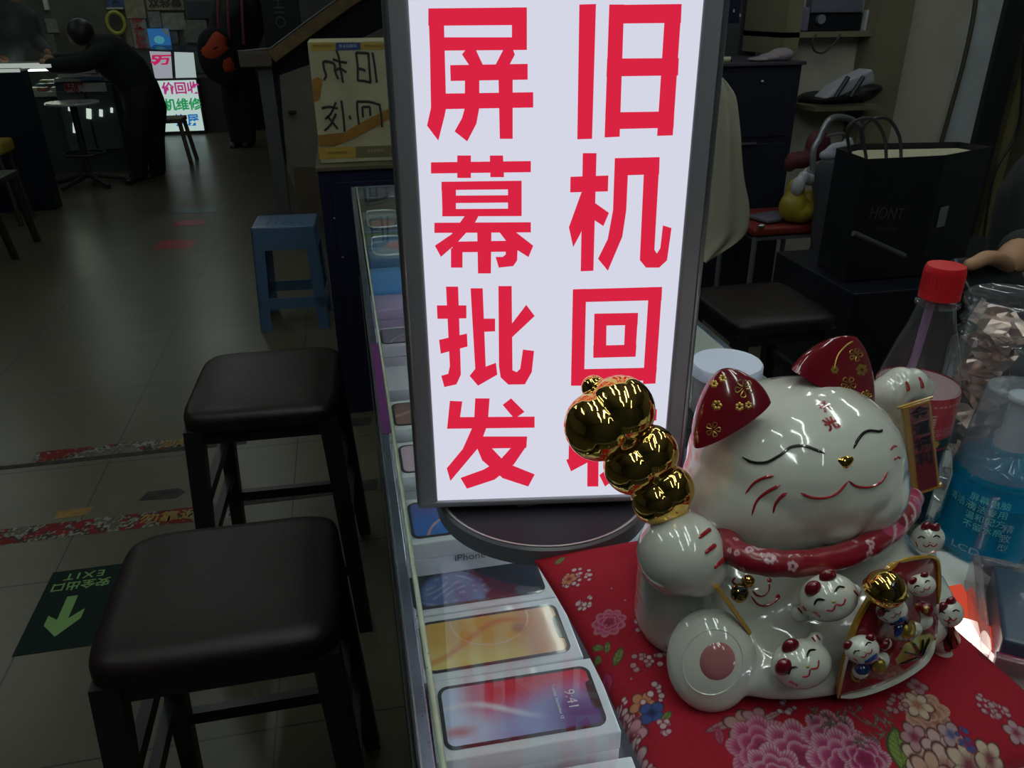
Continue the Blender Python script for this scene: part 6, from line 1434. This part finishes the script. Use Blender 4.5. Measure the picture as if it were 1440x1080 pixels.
posters = [(206,-6,258,14,(.34,.33,.22),'cream poster with dark characters at the top of the far stall',('双彩幕',.13,(.05,.03,.03))),
 (150,-8,174,9,(.05,.10,.26),'blue poster left of the cream posters',('A',.10,(.05,.03,.05))),(150,10,174,13,(.5,.52,.52),'thin white strip under the blue poster',None),
 (176,0,204,26,(.27,.28,.17),'beige sheet above the red lettered strip',None),(186,27,208,68,(.32,.34,.26),'cream strip with red vertical characters',('快\n速\n修',.13,(.42,.04,.06))),
 (176,27,185,66,(.20,.22,.15),'narrow olive sheet beside the red lettered strip',None),(209,16,226,39,(.22,.25,.22),'small grey sheet in the middle of the papers',None),(228,18,260,42,(.28,.31,.24),'pale sheet holding a dark square',None),
 (226,44,250,62,(.16,.17,.14),'dim sheet beside the blue picture',None),(258,28,292,60,(.20,.21,.18),'grey sheet low at the right of the papers',None),(262,2,300,26,(.04,.05,.06),'dark tray of tools at the upper right of the papers',None),
 (150,48,172,70,(.16,.17,.15),'dim sheet under the yellow ring poster',None),(64,26,80,46,(.28,.28,.24),'cream sheet with dark lines behind the seated person',None),(66,48,78,78,(.16,.16,.14),'narrow grey sheet behind the seated person',None),(102,32,128,44,(.26,.28,.28),'pale label above the head of the bending person',('70',.09,(.05,.05,.08))),(60,-5,66,14,(.62,.66,.66),'bright white slip at the top left',None)]
for i,(a_,b_,c_,d_,col,lb,tx) in enumerate(posters):
    r_ = rect(a_,b_,c_,d_,PW-.002*i); t = thing('poster', ((r_[0]+r_[1])/2,PW,r_[2]), lb, 'poster', group='papers on the far stall board')
    MB().bx(r_[0],r_[1],PW-.004-.003*(i%4),PW+.032,r_[2],r_[3]).build('sheet', mat('poster %d' % i, col, .6, noise=(tuple(v*.6 for v in col), 16)), t, smooth=False)
    if tx:
        lines = tx[0].split('\n')
        for k, s_ in enumerate(lines): text(s_, frame(Vector(((r_[0]+r_[1])/2, PW-.02, r_[3]-(r_[3]-r_[2])*(k+.5)/len(lines))), (1,0,0), (0,0,1)), tx[1], mat('poster ink %d' % i, tx[2], .6), t, 'lettering', bold=.004)
r_ = rect(209,40,239,66,PW-.1); bp_ = thing('blue_picture_card', ((r_[0]+r_[1])/2,PW-.1,r_[2]), 'blue and white picture card standing under the papers', 'card')
MB().bx(r_[0],r_[1],PW-.1,PW-.085,r_[2],r_[3]).build('card', emis('lit blue picture', (.03,.16,.42), .55), bp_, smooth=False)
MB().prism([(r_[1]-.09,r_[3]-.005),(r_[1]-.005,r_[3]-.005),(r_[1]-.005,r_[3]-.10)][::-1], 0, .004, frame((0,PW-.101,0),(1,0,0),(0,0,1))).build('white_corner', mat('white corner', (.6,.6,.62), .5), bp_, smooth=False)
c_ = PY((209+239)/2,56,PW-.104); MB().ell(c_, (.06,.004,.045)).build('teal_glow', emis('teal picture glow', (.10,.42,.50), .5), bp_)
tag(MB().bx(xL+.1,PY(240,66,PW).x,PW-.16,PW-.0,PY(225,68,PW-.1).z-.03,PY(225,68,PW-.1).z).build('wall_ledge', mat('white ledge', (.45,.47,.45), .4), smooth=False, origin=(-2,PW,.9)), 'white ledge under the blue picture card', 'ledge')
yq = PY(163,32,PW-.05); MB_ = MB().tube([(yq.x+.10*math.cos(k*.4),yq.y,yq.z+.12*math.sin(k*.4)) for k in range(16)], .022, 8, closed=True); tag(MB_.build('yellow_ring', mat('yellow ring', (.36,.34,.05), .5), origin=yq), 'yellow ring hanging on the far stall board', 'ring')
